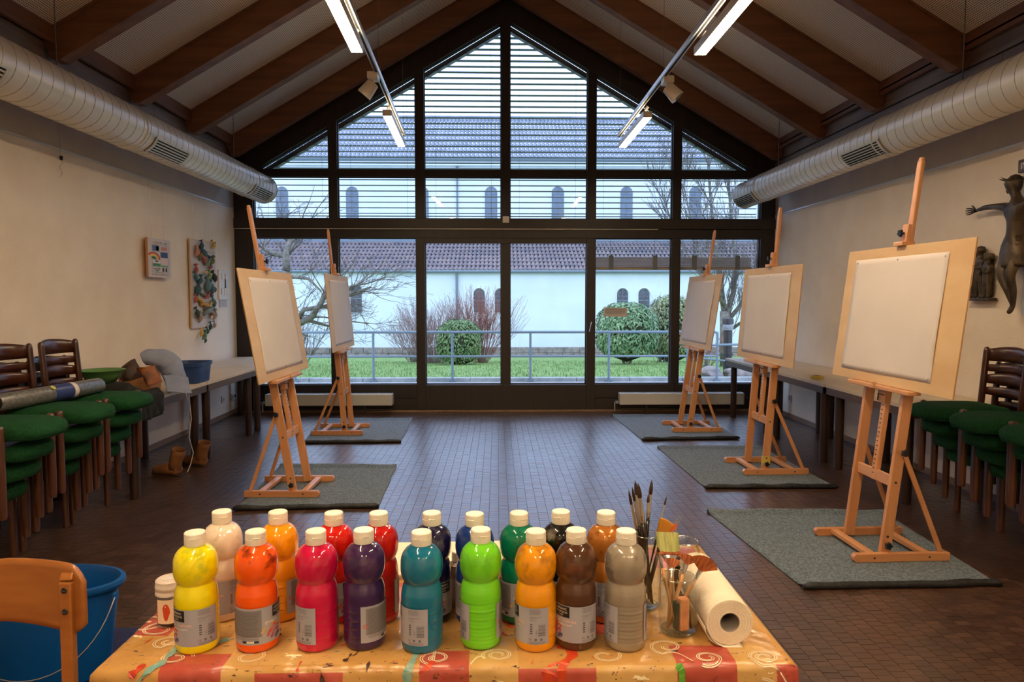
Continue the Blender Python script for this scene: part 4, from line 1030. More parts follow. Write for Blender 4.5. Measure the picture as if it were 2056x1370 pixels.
e, pw, ph = wallquad('switch_panel', 438, 457, 542, 602, XL + .012, 'white wall panel with five switches beside the window corner', 'switches', .02, None)
MB().box((-.002, 0, 0), (.018, pw, ph)).build('panel_plate', M['socket'], e, bevel=.002)
for (u, v, hh) in ((.34, .78, .20), (.72, .78, .20), (.28, .28, .2), (.56, .28, .2), (.84, .28, .2)):
    MB().box((.012, -pw / 2 + u * pw, -ph / 2 + v * ph), (.014, pw * .2, ph * hh)).build('switch_key', M['lampwhite'], e, bevel=.003)
MB().box((.012, -pw / 2 + .62 * pw, -ph / 2 + .55 * ph), (.008, pw * .05, ph * .3)).build('key_slot', M['darksteel'], e)
e, pw, ph = wallquad('wall_note', 441, 456, 601, 618, XL + .006, 'small paper note taped below the switch panel', 'note', .02, None)
MB().box((0, 0, 0), (.001, pw, ph)).build('note_sheet', M['paper'], e)
printed(e, cmat(120, 120, 120), [[(.0012, -pw * .4, ph * v), (.0012, pw * .35, ph * v), (.0012, pw * .35, ph * (v + .03)), (.0012, -pw * .4, ph * (v + .03))] for v in (-.3, -.18, -.06, .06, .18, .3)], 'note_lines')
def socket(px, py, X, s, w, lab):
    c = onwall(px, py, X + s * .006); e = empty('wall_socket', c, 0, lab, 'socket')
    MB().box((0, 0, 0), (.012, w, .082)).build('cover_plate', M['socket'], e, bevel=.003)
    for k in range(max(1, int(w / .08))):
        y = (k - (max(1, int(w / .08)) - 1) / 2) * .07; q = MB(); q.tube([(s * .0062, y, 0), (s * .0075, y, 0)], [.022, .020], 16); q.build('socket_well', M['vent_dark'] if k else cmat(150, 146, 140), e)
socket(448, 802, XL, 1, .08, 'single white socket on the left wall under the table')
socket(469, 796, XL, 1, .16, 'double white socket on the left wall near the window corner')
socket(1586, 800, XR, -1, .08, 'single white socket on the right wall under the far table')
# small cream box on the transom, paper notice on the glass
e = empty('sensor_box', (.112, YB - .036, 2.415), 0, 'small cream square box on the transom below the ridge post', 'sensor'); MB().box((0, -.012, 0), (.082, .03, .082)).build('casing', M['lampwhite'], e, bevel=.008)
a = atY(1213, 618, YB + .05); b = atY(1259, 636, YB + .05)
e = empty('window_notice', ((a.x + b.x) / 2, YB + .05, (a.z + b.z) / 2), 0, 'small paper notice with lines of text stuck on the glass before the laurel', 'notice')
e.rotation_euler = (0, .03, 0); MB().box((0, 0, 0), (b.x - a.x, .001, a.z - b.z)).build('notice_sheet', M['paper'], e)
printed(e, cmat(90, 90, 96), [[(-(.13) , -.0012, v), (.12 - (.05 if k == 5 else 0), -.0012, v), (.12 - (.05 if k == 5 else 0), -.0012, v + .004), (-.13, -.0012, v + .004)] for k, v in enumerate((.038, .026, .014, .002, -.010, -.022))], 'notice_lines')

# ---- bronze figures on the right wall
def skin_body(name, chains, parent, mat, sub=2):
    """chains: list of [(point, radius)...]; one continuous skinned surface"""
    bm = bmesh.new(); keys = {}
    lay = bm.verts.layers.skin.verify()
    def vert(p, r):
        k = tuple(round(c, 4) for c in p)
        if k not in keys:
            v = bm.verts.new(p); v[lay].radius = (r, r) if not isinstance(r, tuple) else r; keys[k] = v
        return keys[k]
    first = None
    for chn in chains:
        prev = None
        for p, r in chn:
            v = vert(p, r)
            if first is None: v[lay].use_root = True; first = v
            if prev is not None and prev is not v:
                try: bm.edges.new((prev, v))
                except ValueError: pass
            prev = v
    me = bpy.data.meshes.new(name); bm.to_mesh(me); bm.free(); me.materials.append(mat)
    o = bpy.data.objects.new(name, me); COL.objects.link(o); o.parent = parent
    md = o.modifiers.new('k', 'SKIN'); md.use_smooth_shade = True
    md = o.modifiers.new('u', 'SUBSURF'); md.levels = sub; md.render_levels = sub
    return o
XF = XR - .075
hp = onwall(2036, 372, XF)            # head centre
cr = empty('bronze_figure', (XF, hp.y, hp.z), 0, 'dark bronze crucified figure with thorn crown and outstretched arms on the right wall', 'sculpture')
# local: x toward the room is -x, y+ = picture left (towards window)
b = []
pel = (0, -.03, -.40)
b.append([(pel, (.062, .05)), ((0, -.035, -.33), (.058, .05)), ((0, -.04, -.24), (.062, .05)), ((0, -.045, -.17), (.078, .052)), ((0, -.04, -.115), (.05, .042)), ((-.005, -.03, -.075), .026), ((-.01, -.012, -.035), .036), ((-.014, .004, .01), (.050, .044)), ((-.012, .004, .045), (.042, .036))])
b.append([((0, -.045, -.17), (.078, .052)), ((-.004, .06, -.135), .034), ((-.008, .16, -.12), .022), ((-.01, .25, -.115), .019), ((-.012, .335, -.125), .011)])
b.append([((0, -.045, -.17), (.078, .052)), ((-.004, -.15, -.135), .034), ((-.008, -.25, -.11), .022), ((-.01, -.34, -.10), .019), ((-.012, -.425, -.10), .011)])
b.append([(pel, (.062, .05)), ((-.01, .018, -.46), .044), ((-.05, .012, -.60), .034), ((-.03, -.03, -.70), .027), ((-.01, -.055, -.80), .016), ((-.03, -.045, -.85), .016)])
b.append([(pel, (.062, .05)), ((-.01, -.075, -.46), .044), ((-.055, -.065, -.60), .034), ((-.03, -.07, -.70), .027), ((-.02, -.065, -.80), .016), ((-.045, -.055, -.855), .016)])
body = skin_body('body', b, cr, M['bronze'])
for s, base in ((1, Vector((-.012, .335, -.125))), (-1, Vector((-.012, -.425, -.10)))):
    hc = []; palm = base + Vector((0, s * .03, 0))
    hand = [[(base, .011), (palm, (.018, .010))]]
    for k, (dz, L) in enumerate(((.018, .045), (.006, .052), (-.006, .050), (-.017, .040))):
        hand.append([(palm, (.018, .010)), (palm + Vector((-.002, s * .018, dz)), .0052), (palm + Vector((-.006, s * (.018 + L * .5), dz * 1.2)), .0048), (palm + Vector((-.016, s * (.018 + L), dz * 1.35)), .0036)])
    hand.append([(palm, (.018, .010)), (base + Vector((-.006, s * .022, .024)), .006), (base + Vector((-.012, s * .04, .04)), .0046)])
    skin_body('hand', hand, cr, M['bronze'], 1)
q = MB(); q.lathe([(.066, -.34), (.082, -.40), (.096, -.45), (.104, -.52), (.102, -.54), (.05, -.52)], 22, (-.006, -.03, 0), .62, 1.0, lambda a, z, r: .006 * math.sin(a * 5 + z * 40)); q.build('loincloth', M['bronze'], cr, smooth=True, solid=.006)
q = MB(); q.lathe([(.070, -.365), (.078, -.38), (.080, -.40), (.068, -.41)], 22, (-.006, -.03, 0), .66, 1.0, lambda a, z, r: .004 * math.sin(a * 3 + 1)); q.build('cloth_knot', M['bronze'], cr, smooth=True)
# hair, face and thorn crown
q = MB(); q.lathe([(.030, -.05), (.046, -.02), (.052, .015), (.046, .045), (.026, .064), (.001, .070)], 16, (-.002, -.010, 0), .8, .95, lambda a, z, r: .003 * math.sin(a * 6)); q.build('hair', M['bronze'], cr, smooth=True)
q = MB(); q.tube([(-.014, .040, .020), (-.014, .054, -.006), (-.014, .040, -.010)], [.007, .009, .006], 6); q.build('nose', M['bronze'], cr, smooth=True)
q = MB(); q.tube([(-.014, .034, -.024), (-.014, .042, -.029), (-.014, .026, -.044)], [.008, .009, .012], 6); q.build('mouth', M['bronze'], cr, smooth=True)
for s in (-1, 1): q = MB(); q.tube([(-.014 + s * .018, .036, .012), (-.014 + s * .018, .042, .010)], [.010, .006], 6); q.build('eye', M['bronze'], cr, smooth=True)
q = MB(); q.tube([(-.002 + .045 * math.cos(a), .0 + .052 * math.sin(a), .035 + .006 * math.sin(3 * a)) for a in [k / 16 * 2 * math.pi for k in range(17)]], .007, 6)
for k in range(13):
    a = k / 13 * 2 * math.pi; c = Vector((-.002 + .047 * math.cos(a), .054 * math.sin(a), .037)); q.tube([c, c + Vector((math.cos(a) * .02, math.sin(a) * .045 + .008, .02 * rnd.uniform(-.3, 1)))], [.005, .001], 5)
q.build('thorn_crown', M['bronze'], cr, smooth=True)
pl = onwall(2056, 333, XR - .02)
e = empty('bronze_plaque', (XR - .018, pl.y - .04, pl.z), 0, 'small dark bronze plaque with raised letters above the crucified figure', 'plaque'); 
MB().box((0, 0, 0), (.025, .16, .085)).build('plaque_plate', M['bronze'], e, bevel=.004)
vs, fs = text_mb('INRI', .06); 
q = MB(); q.add([(-.0135, .055 - v[0], v[1] - .02) for v in vs], fs); q.build('raised_letters', M['duct'], e, solid=.003)
e = empty('cross_panel', (XR - .012, hp.y - .05, hp.z - .35), 0, 'pale narrow upright panel on the wall behind the crucified figure', 'panel'); MB().box((0, -.03, -.02), (.02, .07, .98)).build('upright_panel', cmat(196, 206, 214, .4), e, bevel=.003)
# group of three small figures
g0 = onwall(1975, 600, XR - .05)
fg = empty('bronze_relief', (XR - .045, g0.y, g0.z), 0, 'small dark bronze relief of huddled standing figures beside the nearest board', 'sculpture')
def small_fig(y, h, name='figure', lean=0, x=0):
    r = h / .38; c = []
    pe = (x, y + lean * .5, h * .46)
    c.append([(pe, .034 * r), ((x, y + lean * .7, h * .62), .038 * r), ((x, y + lean * .85, h * .76), (.046 * r, .04 * r)), ((x, y + lean * .95, h * .83), .018 * r), ((x - .004, y + lean, h * .90), .030 * r), ((x - .004, y + lean, h * .97), .026 * r)])
    for s in (-1, 1):
        c.append([(pe, .034 * r), ((x, y + s * .024 * r, h * .30), .022 * r), ((x, y + s * .026 * r, h * .05), .016 * r), ((x - .022, y + s * .027 * r, h * .025), .013 * r)])
        c.append([((x, y + lean * .85, h * .76), (.046 * r, .04 * r)), ((x - .012, y + s * .052 * r, h * .70), .018 * r), ((x - .03, y + s * .05 * r, h * .58), .015 * r), ((x - .04, y + s * .012 * r, h * .60), .012 * r)])
    return skin_body(name, c, fg, M['bronze'])
small_fig(.06, .37, x=.0); small_fig(-.035, .315, x=-.012); small_fig(.145, .34, x=.0)
MB().box((.03, .05, .15), (.02, .17, .28)).build('relief_back', M['bronze'], fg, bevel=.009)
for y, h in ((.06, .37), (.145, .34), (-.035, .315)):
    q = MB(); q.lathe([(.034, h * .88), (.037, h * .95), (.030, h * 1.0), (.002, h * 1.02)], 12, (.002, y, 0), .8, 1); q.build('cap', M['bronze'], fg, smooth=True)
MB().box((0, .05, -.005), (.07, .27, .02)).build('base_plate', M['bronze'], fg, bevel=.006)

# ================================================================== THINGS ON AND UNDER THE LEFT TABLES
def noisy_tube(pts, rs, seg, amp, sc, seed, flatz=1.0, sub=5):
    P = []; R = []
    for k in range(len(pts) - 1):
        for j in range(sub):
            t = j / sub; P.append(Vector(pts[k]).lerp(Vector(pts[k + 1]), t)); R.append(rs[k] + (rs[k + 1] - rs[k]) * t)
    P.append(Vector(pts[-1])); R.append(rs[-1])
    q = MB(); q.tube(P, R, seg); out = []
    for v in q.v:
        v = Vector(v); n = mnoise.noise(v * sc + Vector((seed, 0, 0))); n2 = mnoise.noise(v * sc * 2.3 + Vector((0, seed, 0)))
        out.append(tuple(v + Vector((n, n2, n * .6)) * amp))
    q.v = out; return q
def lift(q, z): q.v = [(v[0], v[1], max(v[2], z)) for v in q.v]; return q
# blue crate
c = empty('storage_crate', (-2.68, 6.12, TH + .001), 0, 'blue plastic crate standing on the left wall table beyond the grey cloth', 'crate'); M['blue'] = plain('crate_blue', srgb(40, 72, 128), .4); M['bluedark'] = plain('bucket_blue', srgb(4, 78, 150), .35)
q = MB(); hw, hd, H_ = .14, .17, .175
def cr_ring(u, v):
    a = u * 2 * math.pi; cx, sx_ = math.cos(a), math.sin(a); k = 6; r = (abs(cx) ** k + abs(sx_) ** k) ** (-1 / k)
    prof = ((0, .0), (.86, 0), (.88, .008), (.97, H_ - .03), (1.03, H_ - .028), (1.05, H_), (.985, H_), (.95, H_ - .03), (.85, .012), (0, .012)); rr, z = prof[min(9, int(v * 9 + 1e-6))]
    return (cx * r * rr * hw, sx_ * r * rr * hd, z)
q.grid(48, 10, cr_ring, True); q.build('crate_body', M['blue'], c, smooth=30)
for s in (-1, 1):
    for k in range(5): MB().bb((-.09 + k * .045, s * hd * .93 - .004, .03), (-.082 + k * .045, s * hd * .93 + .004, H_ - .035)).build('rib', M['blue'], c)
# cardboard box
c = empty('cardboard_box', (-2.80, 5.50, TH + .001), .12, 'brown cardboard box with a dark stain under the grey cloth', 'box'); M['card'] = plain('cardboard', srgb(186, 132, 84), .8, 0, srgb(120, 80, 50), 5, (1, 1, 1), 0, None, 3, lo=.55, hi=.72)
MB().box((0, 0, .085), (.22, .26, .17)).build('carton', M['card'], c, bevel=.002)
for s in (-1, 1): MB().bar((s * .11, -.12, .17), (s * .15, -.12, .15), .002, .03, (0, 0, 1)).build('flap', M['card'], c)
# grey blue cloth draped over the box
M['cloth'] = plain('greyblue_cloth', srgb(146, 154, 182), .85, 0, srgb(124, 134, 164), 5, (1, 1, 1), .3, 12)
pts = [atY(284, 722, 5.45), atY(300, 718, 5.48), atY(322, 722, 5.52), atY(342, 738, 5.56), atY(354, 760, 5.52), atY(352, 780, 5.44)]
e = empty('folded_cloth', (-2.8, 5.6, TH), 0, 'grey-blue apron cloth draped over the cardboard box and table edge', 'cloth'); inv = Matrix.Translation(-e.location)
q = noisy_tube(pts, [.05, .075, .082, .085, .095, .05], 20, .028, 6, 3); lift(q, TH + .004); q.xf(inv).build('cloth_body', M['cloth'], e, smooth=True, sub=1)
q = MB()
def cl(u, v):
    p = atY(326 + 48 * u + 8 * v, 752 + 30 * u * .2 + 30 * v + (0 if v < .9 else 3), 5.40 - .08 * v + .1 * u); n = mnoise.noise(p * 9); p += Vector((n, n, n)) * .014
    return (p.x + .01, p.y, p.z)
q.grid(16, 14, cl); q.xf(inv).build('cloth_flap', M['cloth'], e, smooth=True, solid=.004)
q = MB(); q.tube([atY(372, 783, 5.4), atY(376, 800, 5.38), atY(375, 835, 5.4), atY(378, 865, 5.4)], .003, 5); q.xf(inv).build('tie_string', M['cloth'], e)
q = MB(); q.tube([atY(378, 783, 5.42), atY(381, 815, 5.4), atY(380, 845, 5.4), atY(377, 870, 5.4)], .003, 5); q.xf(inv).build('tie_string', M['cloth'], e)
# white cord dropping to the floor
e = empty('white_cord', (-2.5, 5.7, 0), 0, 'thin white cord hanging from the table edge down to the tan boots', 'cord'); inv = Matrix.Translation(-e.location)
q = MB(); q.tube([(-2.525, 5.72, TH + .01), (-2.522, 5.72, .66), (-2.52, 5.75, .45), (-2.53, 5.72, .30), (-2.525, 5.78, .16), (-2.54, 5.76, .07), (-2.56, 5.74, .006)], .0035, 6); q.xf(inv).build('cord_strand', M['lampwhite'], e)
# brown leather pieces, green bowl, papers, dark jacket
M['leather'] = plain('dark_leather', srgb(78, 50, 34), .55, 0, srgb(48, 30, 22), 9, (1, 1, 1), .3, 20)
M['leather2'] = plain('orange_leather', srgb(164, 96, 48), .6, 0, srgb(96, 54, 32), 7, (1, 1, 1), .3, 20)
M['navy'] = plain('black_green_cloth', srgb(15, 17, 15), .9, 0, srgb(22, 25, 20), 8, (1, 1, 1), .4, 30)
def sheetfold(name, quad, Y, mat, lab, cat, amp=.02, sc=8, thick=.004, dy=.10):
    """a stiff folded piece: quad given as four picture points, bent by noise, with real depth"""
    P4 = [atY(a, b, Y + dd) for (a, b, dd) in quad]; c = sum(P4, Vector()) / 4; e = empty(name, c, 0, lab, cat); q = MB()
    def f(u, v):
        p = P4[0].lerp(P4[1], u).lerp(P4[3].lerp(P4[2], u), v); n = mnoise.noise(p * sc); m = mnoise.noise(p * sc * 2.1 + Vector((5, 0, 0)))
        p = p + Vector((n * amp, m * amp * 2 + dy * math.sin(math.pi * u) * -.6, m * amp)); p.z = max(p.z, TH + .006)
        return tuple(p - c)
    q.grid(18, 14, f); q.build(name.split('_')[-1] + '_sheet', mat, e, smooth=True, solid=thick); return e
sheetfold('leather_piece', [(236, 748, 0), (270, 720, .02), (292, 757, .05), (246, 768, 0)], 5.25, M['leather'], 'dark brown stiff leather piece with a pointed peak on the table', 'leather', .02)
sheetfold('leather_scrap', [(272, 738, .0), (312, 734, .04), (320, 772, .0), (290, 770, 0)], 5.24, M['leather2'], 'orange-brown leather piece leaning on the cardboard box', 'leather', .02)
e = empty('green_bowl', atY(204, 752, 5.0), 0, 'flat green plastic bowl on the table behind the stacked chair backs', 'bowl'); e.location.z = TH + .135
MB().lathe([(.0, .0), (.09, 0), (.12, .05), (.145, .085), (.155, .09), (.14, .085), (.115, .052), (.085, .008), (0, .006)], 28, (0, 0, 0)).build('bowl_body', cmat(88, 132, 76, .5), e, smooth=True)
e = empty('paper_stack', (-2.80, 5.18, TH + .002), .3, 'loose white papers lying under the leather pieces', 'paper')
for k in range(4): MB().box((rnd.uniform(-.02, .02), rnd.uniform(-.02, .02), .002 + k * .003), (.30, .22, .0012), Matrix.Rotation(k * .2, 3, 'Z')).build('sheet', M['paper'], e)
e = empty('dark_jacket', (-2.65, 5.05, TH), 0, 'black-green jacket heaped on the nearest left table and hanging over its edge', 'jacket'); inv = Matrix.Translation(-e.location)
q = noisy_tube([(-3.05, 4.95, TH + .10), (-2.88, 5.0, TH + .12), (-2.7, 5.03, TH + .08), (-2.58, 5.06, TH + .03)], [.10, .14, .12, .08], 18, .05, 6, 9); q.v = [(v[0], v[1], TH + .006 + (max(v[2], TH) - TH) * .62) for v in q.v]; q.xf(inv).build('jacket_body', M['navy'], e, smooth=True, sub=1)
def jk(u, v):
    p = Vector((-2.60 + .08 * min(1, v * 3), 4.93 + .36 * u - .04 * v, TH + .05 - .19 * max(0, v - .2) / .8)); n = mnoise.noise(p * 11); p += Vector((abs(n) * .03, n * .02, n * .01)); p.x = max(p.x, -2.525) if v > .3 else p.x; return tuple(p)
q = MB(); q.grid(20, 14, jk); q.xf(inv).build('hanging_sleeve', M['navy'], e, smooth=True, solid=.008)
# roll of grey film on the stacked seats
A, B_ = Vector((-2.745, 3.95, .866)), Vector((-2.64, 4.66, .866)); e = empty('film_roll', (A + B_) / 2, 0, 'long roll of grey speckled film lying across the stacked green seats', 'roll'); inv = Matrix.Translation(-e.location)
M['film'] = plain('grey_film', srgb(128, 130, 132), .35, .35, srgb(96, 98, 102), 60)
A = B_ + (A - B_) * 1.12
MB().tube([A, A + (B_ - A) * .01, B_ - (B_ - A) * .01, B_], [.045, .05, .05, .045], 28).xf(inv).build('rolled_film', M['film'], e, smooth=40)
MB().tube([A - (B_ - A) * .001, A + (B_ - A) * .004], [.040, .040], 24).xf(inv).build('core_opening', M['vent_dark'], e)
mid = A.lerp(B_, .47); d = (B_ - A).normalized()
MB().tube([mid, mid + d * .15], .0508, 28, False).xf(inv).build('blue_label', cmat(48, 62, 120, .4), e, smooth=40)
MB().tube([mid + d * .152, mid + d * .185], .0509, 28, False).xf(inv).build('white_label', M['paper'], e, smooth=40)
sp = mid + d * -.012 + Vector((.034, -.0, .040)); q = MB(); q.tube([sp, sp + Vector((.6, 0, .7)).normalized() * .003], [.018, .017], 14); q.xf(inv).build('yellow_sticker', cmat(196, 190, 90), e)
# tan boots under the table
M['tan'] = plain('tan_suede', srgb(150, 98, 56), .8, 0, srgb(112, 70, 42), 8, (1, 1, 1), .3, 20)
def boot(x, y, rz, lab, sc=1.0):
    e = empty('boot', (x, y, 0), rz, lab, 'boot', None); e.scale = (sc,) * 3
    q = MB(); q.tube([(-.11, 0, .04), (-.06, 0, .045), (.0, 0, .04), (.06, 0, .034), (.10, 0, .028), (.125, 0, .02)], [.034, .042, .044, .040, .030, .012], 14); q.v = [(v[0], v[1], max(.008, v[2])) for v in q.v]; q.build('upper', M['tan'], e, smooth=True)
    q = MB(); q.tube([(-.075, 0, .05), (-.08, 0, .10), (-.10, .0, .15), (-.115, 0, .19)], [.042, .040, .043, .046], 14, False); q.build('shaft', M['tan'], e, smooth=True, solid=.005)
    q = MB(); q.prism([(-.14, -.03), (-.10, -.038), (.05, -.042), (.12, -.02), (.13, 0), (.12, .02), (.05, .042), (-.10, .038), (-.14, .03)], 0, .01, 2); q.build('sole', M['leather'], e)
boot(-2.70, 5.68, PI - .35, 'tan suede boot lying in front of the other under the left table', 1.15)
boot(-2.62, 6.02, PI * .85, 'tan suede boot behind, against the table leg on the left', 1.1)
# yellow tape roll on the right table
c = empty('tape_roll', (2.895, 6.22, TH + .001), 0, 'roll of yellow tape lying flat on the middle right wall table', 'tape')
MB().lathe([(.034, 0), (.055, 0), (.055, .03), (.034, .03), (.034, 0)], 28, cap=False).build('tape_ring', cmat(206, 186, 84, .35), c, smooth=30)
MB().lathe([(.032, 0), (.034, 0), (.034, .03), (.032, .03), (.032, 0)], 24, cap=False).build('card_core', M['card'], c)

# ================================================================== PAINT TABLE IN FRONT
TZ0 = .73
TX0, TX1, TY0, TY1 = -.785, .592, 1.315, 1.985
t = empty('paint_table', ((TX0 + TX1) / 2, (TY0 + TY1) / 2, 0), 0, 'small table under the yellow and red oilcloth, carrying the paint bottles', 'table')
MB().box((0, 0, TZ0 - .018), (TX1 - TX0 - .012, TY1 - TY0 - .012, .028)).build('tabletop', M['tabletop'], t, bevel=.003)
for sx in (-1, 1):
    for sy in (-1, 1): MB().tube([(sx * .62, sy * .27, 0), (sx * .62, sy * .27, TZ0 - .032)], [.02, .02], 12).build('leg', M['darksteel'], t, smooth=40)
def cloth_mat():
    m, nt, p = mk('oilcloth')
    uv = N(nt, 'Attribute', attribute_name='print'); sp = N(nt, 'SeparateXYZ'); nt.links.new(uv.outputs['Vector'], sp.inputs[0]); U, V = sp.outputs['X'], sp.outputs['Y']
    nz = N(nt, 'TexNoise', Scale=9.0, Detail=4.0); nt.links.new(uv.outputs['Vector'], nz.inputs['Vector'])
    wob = math_n(nt, 'MULTIPLY', math_n(nt, 'SUBTRACT', nz.outputs['Fac'], .5), .006)
    U = math_n(nt, 'ADD', U, wob)
    col = mixc(nt, nz.outputs['Fac'], srgb(192, 148, 86), srgb(176, 128, 66))
    # lighter stripe blocks
    def rect(x0, x1, y0, y1):
        a = math_n(nt, 'MULTIPLY', math_n(nt, 'GREATER_THAN', U, x0), math_n(nt, 'LESS_THAN', U, x1))
        b = math_n(nt, 'MULTIPLY', math_n(nt, 'GREATER_THAN', V, y0), math_n(nt, 'LESS_THAN', V, y1)); return math_n(nt, 'MULTIPLY', a, b)
    red = None
    for r in RECTS:
        k = rect(*r); red = k if red is None else math_n(nt, 'MAXIMUM', red, k)
    n2 = N(nt, 'TexNoise', Scale=40.0, Detail=5.0); nt.links.new(uv.outputs['Vector'], n2.inputs['Vector'])
    redc = mixc(nt, n2.outputs['Fac'], srgb(156, 62, 52), srgb(188, 88, 72))
    pale = None
    for r in PALES:
        k = rect(*r); pale = k if pale is None else math_n(nt, 'MAXIMUM', pale, k)
    col = mixc(nt, math_n(nt, 'MULTIPLY', pale, .45), col, srgb(210, 174, 110))
    col = mixc(nt, red, col, redc)
    # dried paint speckles
    def speck(scale, th, c, col, st=(1, 1, 1)):
        mp = N(nt, 'Mapping'); mp.inputs['Scale'].default_value = st; mp.inputs['Rotation'].default_value = (0, 0, rnd.uniform(0, 3)); nt.links.new(uv.outputs['Vector'], mp.inputs['Vector'])
        n = N(nt, 'TexNoise', Scale=scale, Detail=5.0, Roughness=.7); nt.links.new(mp.outputs[0], n.inputs['Vector'])
        return mixc(nt, math_n(nt, 'GREATER_THAN', n.outputs['Fac'], th), col, c)
    col = speck(26, .635, srgb(70, 44, 44), col, (1, 2.6, 1)); col = speck(17, .66, srgb(184, 66, 34), col, (2.4, 1, 1)); col = speck(13, .68, srgb(92, 132, 140), col, (1, 1.8, 1)); col = speck(60, .64, srgb(90, 60, 50), col); col = speck(9, .67, srgb(240, 226, 190), col, (1, 2, 1))
    nt.links.new(col, p.inputs['Base Color']); p.inputs['Roughness'].default_value = .28; p.inputs['Specular IOR Level'].default_value = .45
    nb = N(nt, 'TexNoise', Scale=7.0, Detail=3.0); nt.links.new(uv.outputs['Vector'], nb.inputs['Vector'])
    bp = N(nt, 'Bump', Strength=.8, Distance=.03); nt.links.new(nb.outputs['Fac'], bp.inputs['Height']); nt.links.new(bp.outputs[0], p.inputs['Normal'])
    return m
# printed pattern in unrolled cloth coordinates (x, y) ; y below TY0 = front drop
def up(px, py): q = atZ(px, py, TZ0 + .002); return q.x, q.y
RECTS = [(-.655, -.535, 1.20, 1.375), (-.47, -.30, 1.05, 1.312), (-.152, -.056, 1.12, 1.378), (.040, .193, 1.05, 1.315), (.352, .470, 1.13, 1.388), (.548, .66, 1.08, 1.318),
         (-.785, -.70, 1.455, 1.60), (-.99, -.90, 1.2, 1.34), (.165, .30, 1.44, 1.55), (-.36, -.22, 1.60, 1.72), (.42, .56, 1.80, 1.95), (-.72, -.6, 1.75, 1.9), (-.08, .02, 1.68, 1.84), (.62, .8, 1.5, 1.62), (.62, .8, 1.75, 1.9)]
PALES = [(-.535, -.47, .9, 1.32), (-.535, -.30, 1.33, 1.44), (-.056, .040, .9, 1.45), (.193, .352, .9, 1.32), (-.70, -.57, 1.45, 1.55), (.47, .548, .9, 1.4)]
M['oil'] = cloth_mat()
DROP = .24; cl_ = empty('oilcloth', ((TX0 + TX1) / 2, (TY0 + TY1) / 2, TZ0), 0, 'yellow and dark red printed oilcloth with white swirls and dried paint stains', 'tablecloth'); inv = Matrix.Translation(-cl_.location)
LX, LY = TX1 - TX0, TY1 - TY0; NU, NV = 150, 92
vs = []; pr = []; Rr = .012
def unroll(s, a, b):   # s coordinate across the cloth -> (position, drop)
    def edge(d): # d distance past the edge start
        arc = Rr * math.pi / 2
        if d < arc: th = d / Rr; return Rr * math.sin(th), Rr * (1 - math.cos(th))
        return Rr, Rr + (d - arc)
    if s < a + Rr: e, d = edge(a + Rr - s); return a + Rr - e, d
    if s > b - Rr: e, d = edge(s - (b - Rr)); return b - Rr + e, d
    return s, 0
for j in range(NV):
    for i in range(NU):
        u = TX0 - DROP + (LX + 2 * DROP) * i / (NU - 1); v = TY0 - DROP + (LY + 2 * DROP) * j / (NV - 1)
        x, dx = unroll(u, TX0, TX1); y, dy = unroll(v, TY0, TY1); n = mnoise.noise(Vector((u * 6, v * 6, 0))); n2 = mnoise.noise(Vector((u * 14, v * 14, 3)))
        dr = max(dx, dy); z = TZ0 + .0015 - dr + (.0012 * n2 + .0008 if dr < .001 else 0)
        if dr > .02:
            w = min(1, dr / .1) * (.010 * n + .006 * math.sin((u + v) * 30))
            if dy > dx: y += (-abs(w) if v < TY0 else abs(w)) - (0 if v > TY0 else 0)
            else: x += -abs(w) if u < TX0 else abs(w)
        vs.append((x, y, z)); pr.append((u, v, 0))
q = MB(); q.add(vs, [(j * NU + i, j * NU + i + 1, (j + 1) * NU + i + 1, (j + 1) * NU + i) for j in range(NV - 1) for i in range(NU - 1)])
q.xf(inv); o = q.build('cloth_sheet', M['oil'], cl_, smooth=True)
at = o.data.attributes.new('print', 'FLOAT_VECTOR', 'POINT'); at.data.foreach_set('vector', [c for p in pr for c in p])
# printed swirls and paint runs as flat ribbons following the cloth
def on_cloth(u, v, lift_):
    x, dx = unroll(u, TX0, TX1); y, dy = unroll(v, TY0, TY1); dr = max(dx, dy)
    n2 = mnoise.noise(Vector((u * 14, v * 14, 3))); n = mnoise.noise(Vector((u * 6, v * 6, 0)))
    z = TZ0 + .0015 - dr + (.0012 * n2 + .0008 if dr < .001 else 0) + (lift_ if dr < .02 else 0)
    if dr > .006: y -= lift_
    if dr > .02: w = min(1, dr / .1) * (.010 * n + .006 * math.sin((u + v) * 30)); y -= abs(w)
    return Vector((x, y, z))
def ribbon(pts, w, mat, name='printed_swirl', lift_=.0008, wob=0):
    P = []
    for k in range(len(pts) - 1):
        for j in range(4): t_ = j / 4; P.append((pts[k][0] + (pts[k + 1][0] - pts[k][0]) * t_, pts[k][1] + (pts[k + 1][1] - pts[k][1]) * t_))
    P.append(pts[-1]); vs = []
    for k, (a, b) in enumerate(P):
        c, d = P[max(0, k - 1)], P[min(len(P) - 1, k + 1)]; tx, ty = d[0] - c[0], d[1] - c[1]; L = math.hypot(tx, ty) or 1
        ww = w * (1 + (wob * mnoise.noise(Vector((a * 60, b * 60, 1))) if wob else 0)) * (.3 if k in (0, len(P) - 1) else 1)
        vs += [on_cloth(a - ty / L * ww / 2, b + tx / L * ww / 2, lift_), on_cloth(a + ty / L * ww / 2, b - tx / L * ww / 2, lift_)]
    q = MB(); q.add(vs, [(2 * k, 2 * k + 1, 2 * k + 3, 2 * k + 2) for k in range(len(P) - 1)]); return q.xf(inv).build(name, mat, cl_)
M['swirl'] = plain('printed_white', srgb(232, 214, 180), .3)
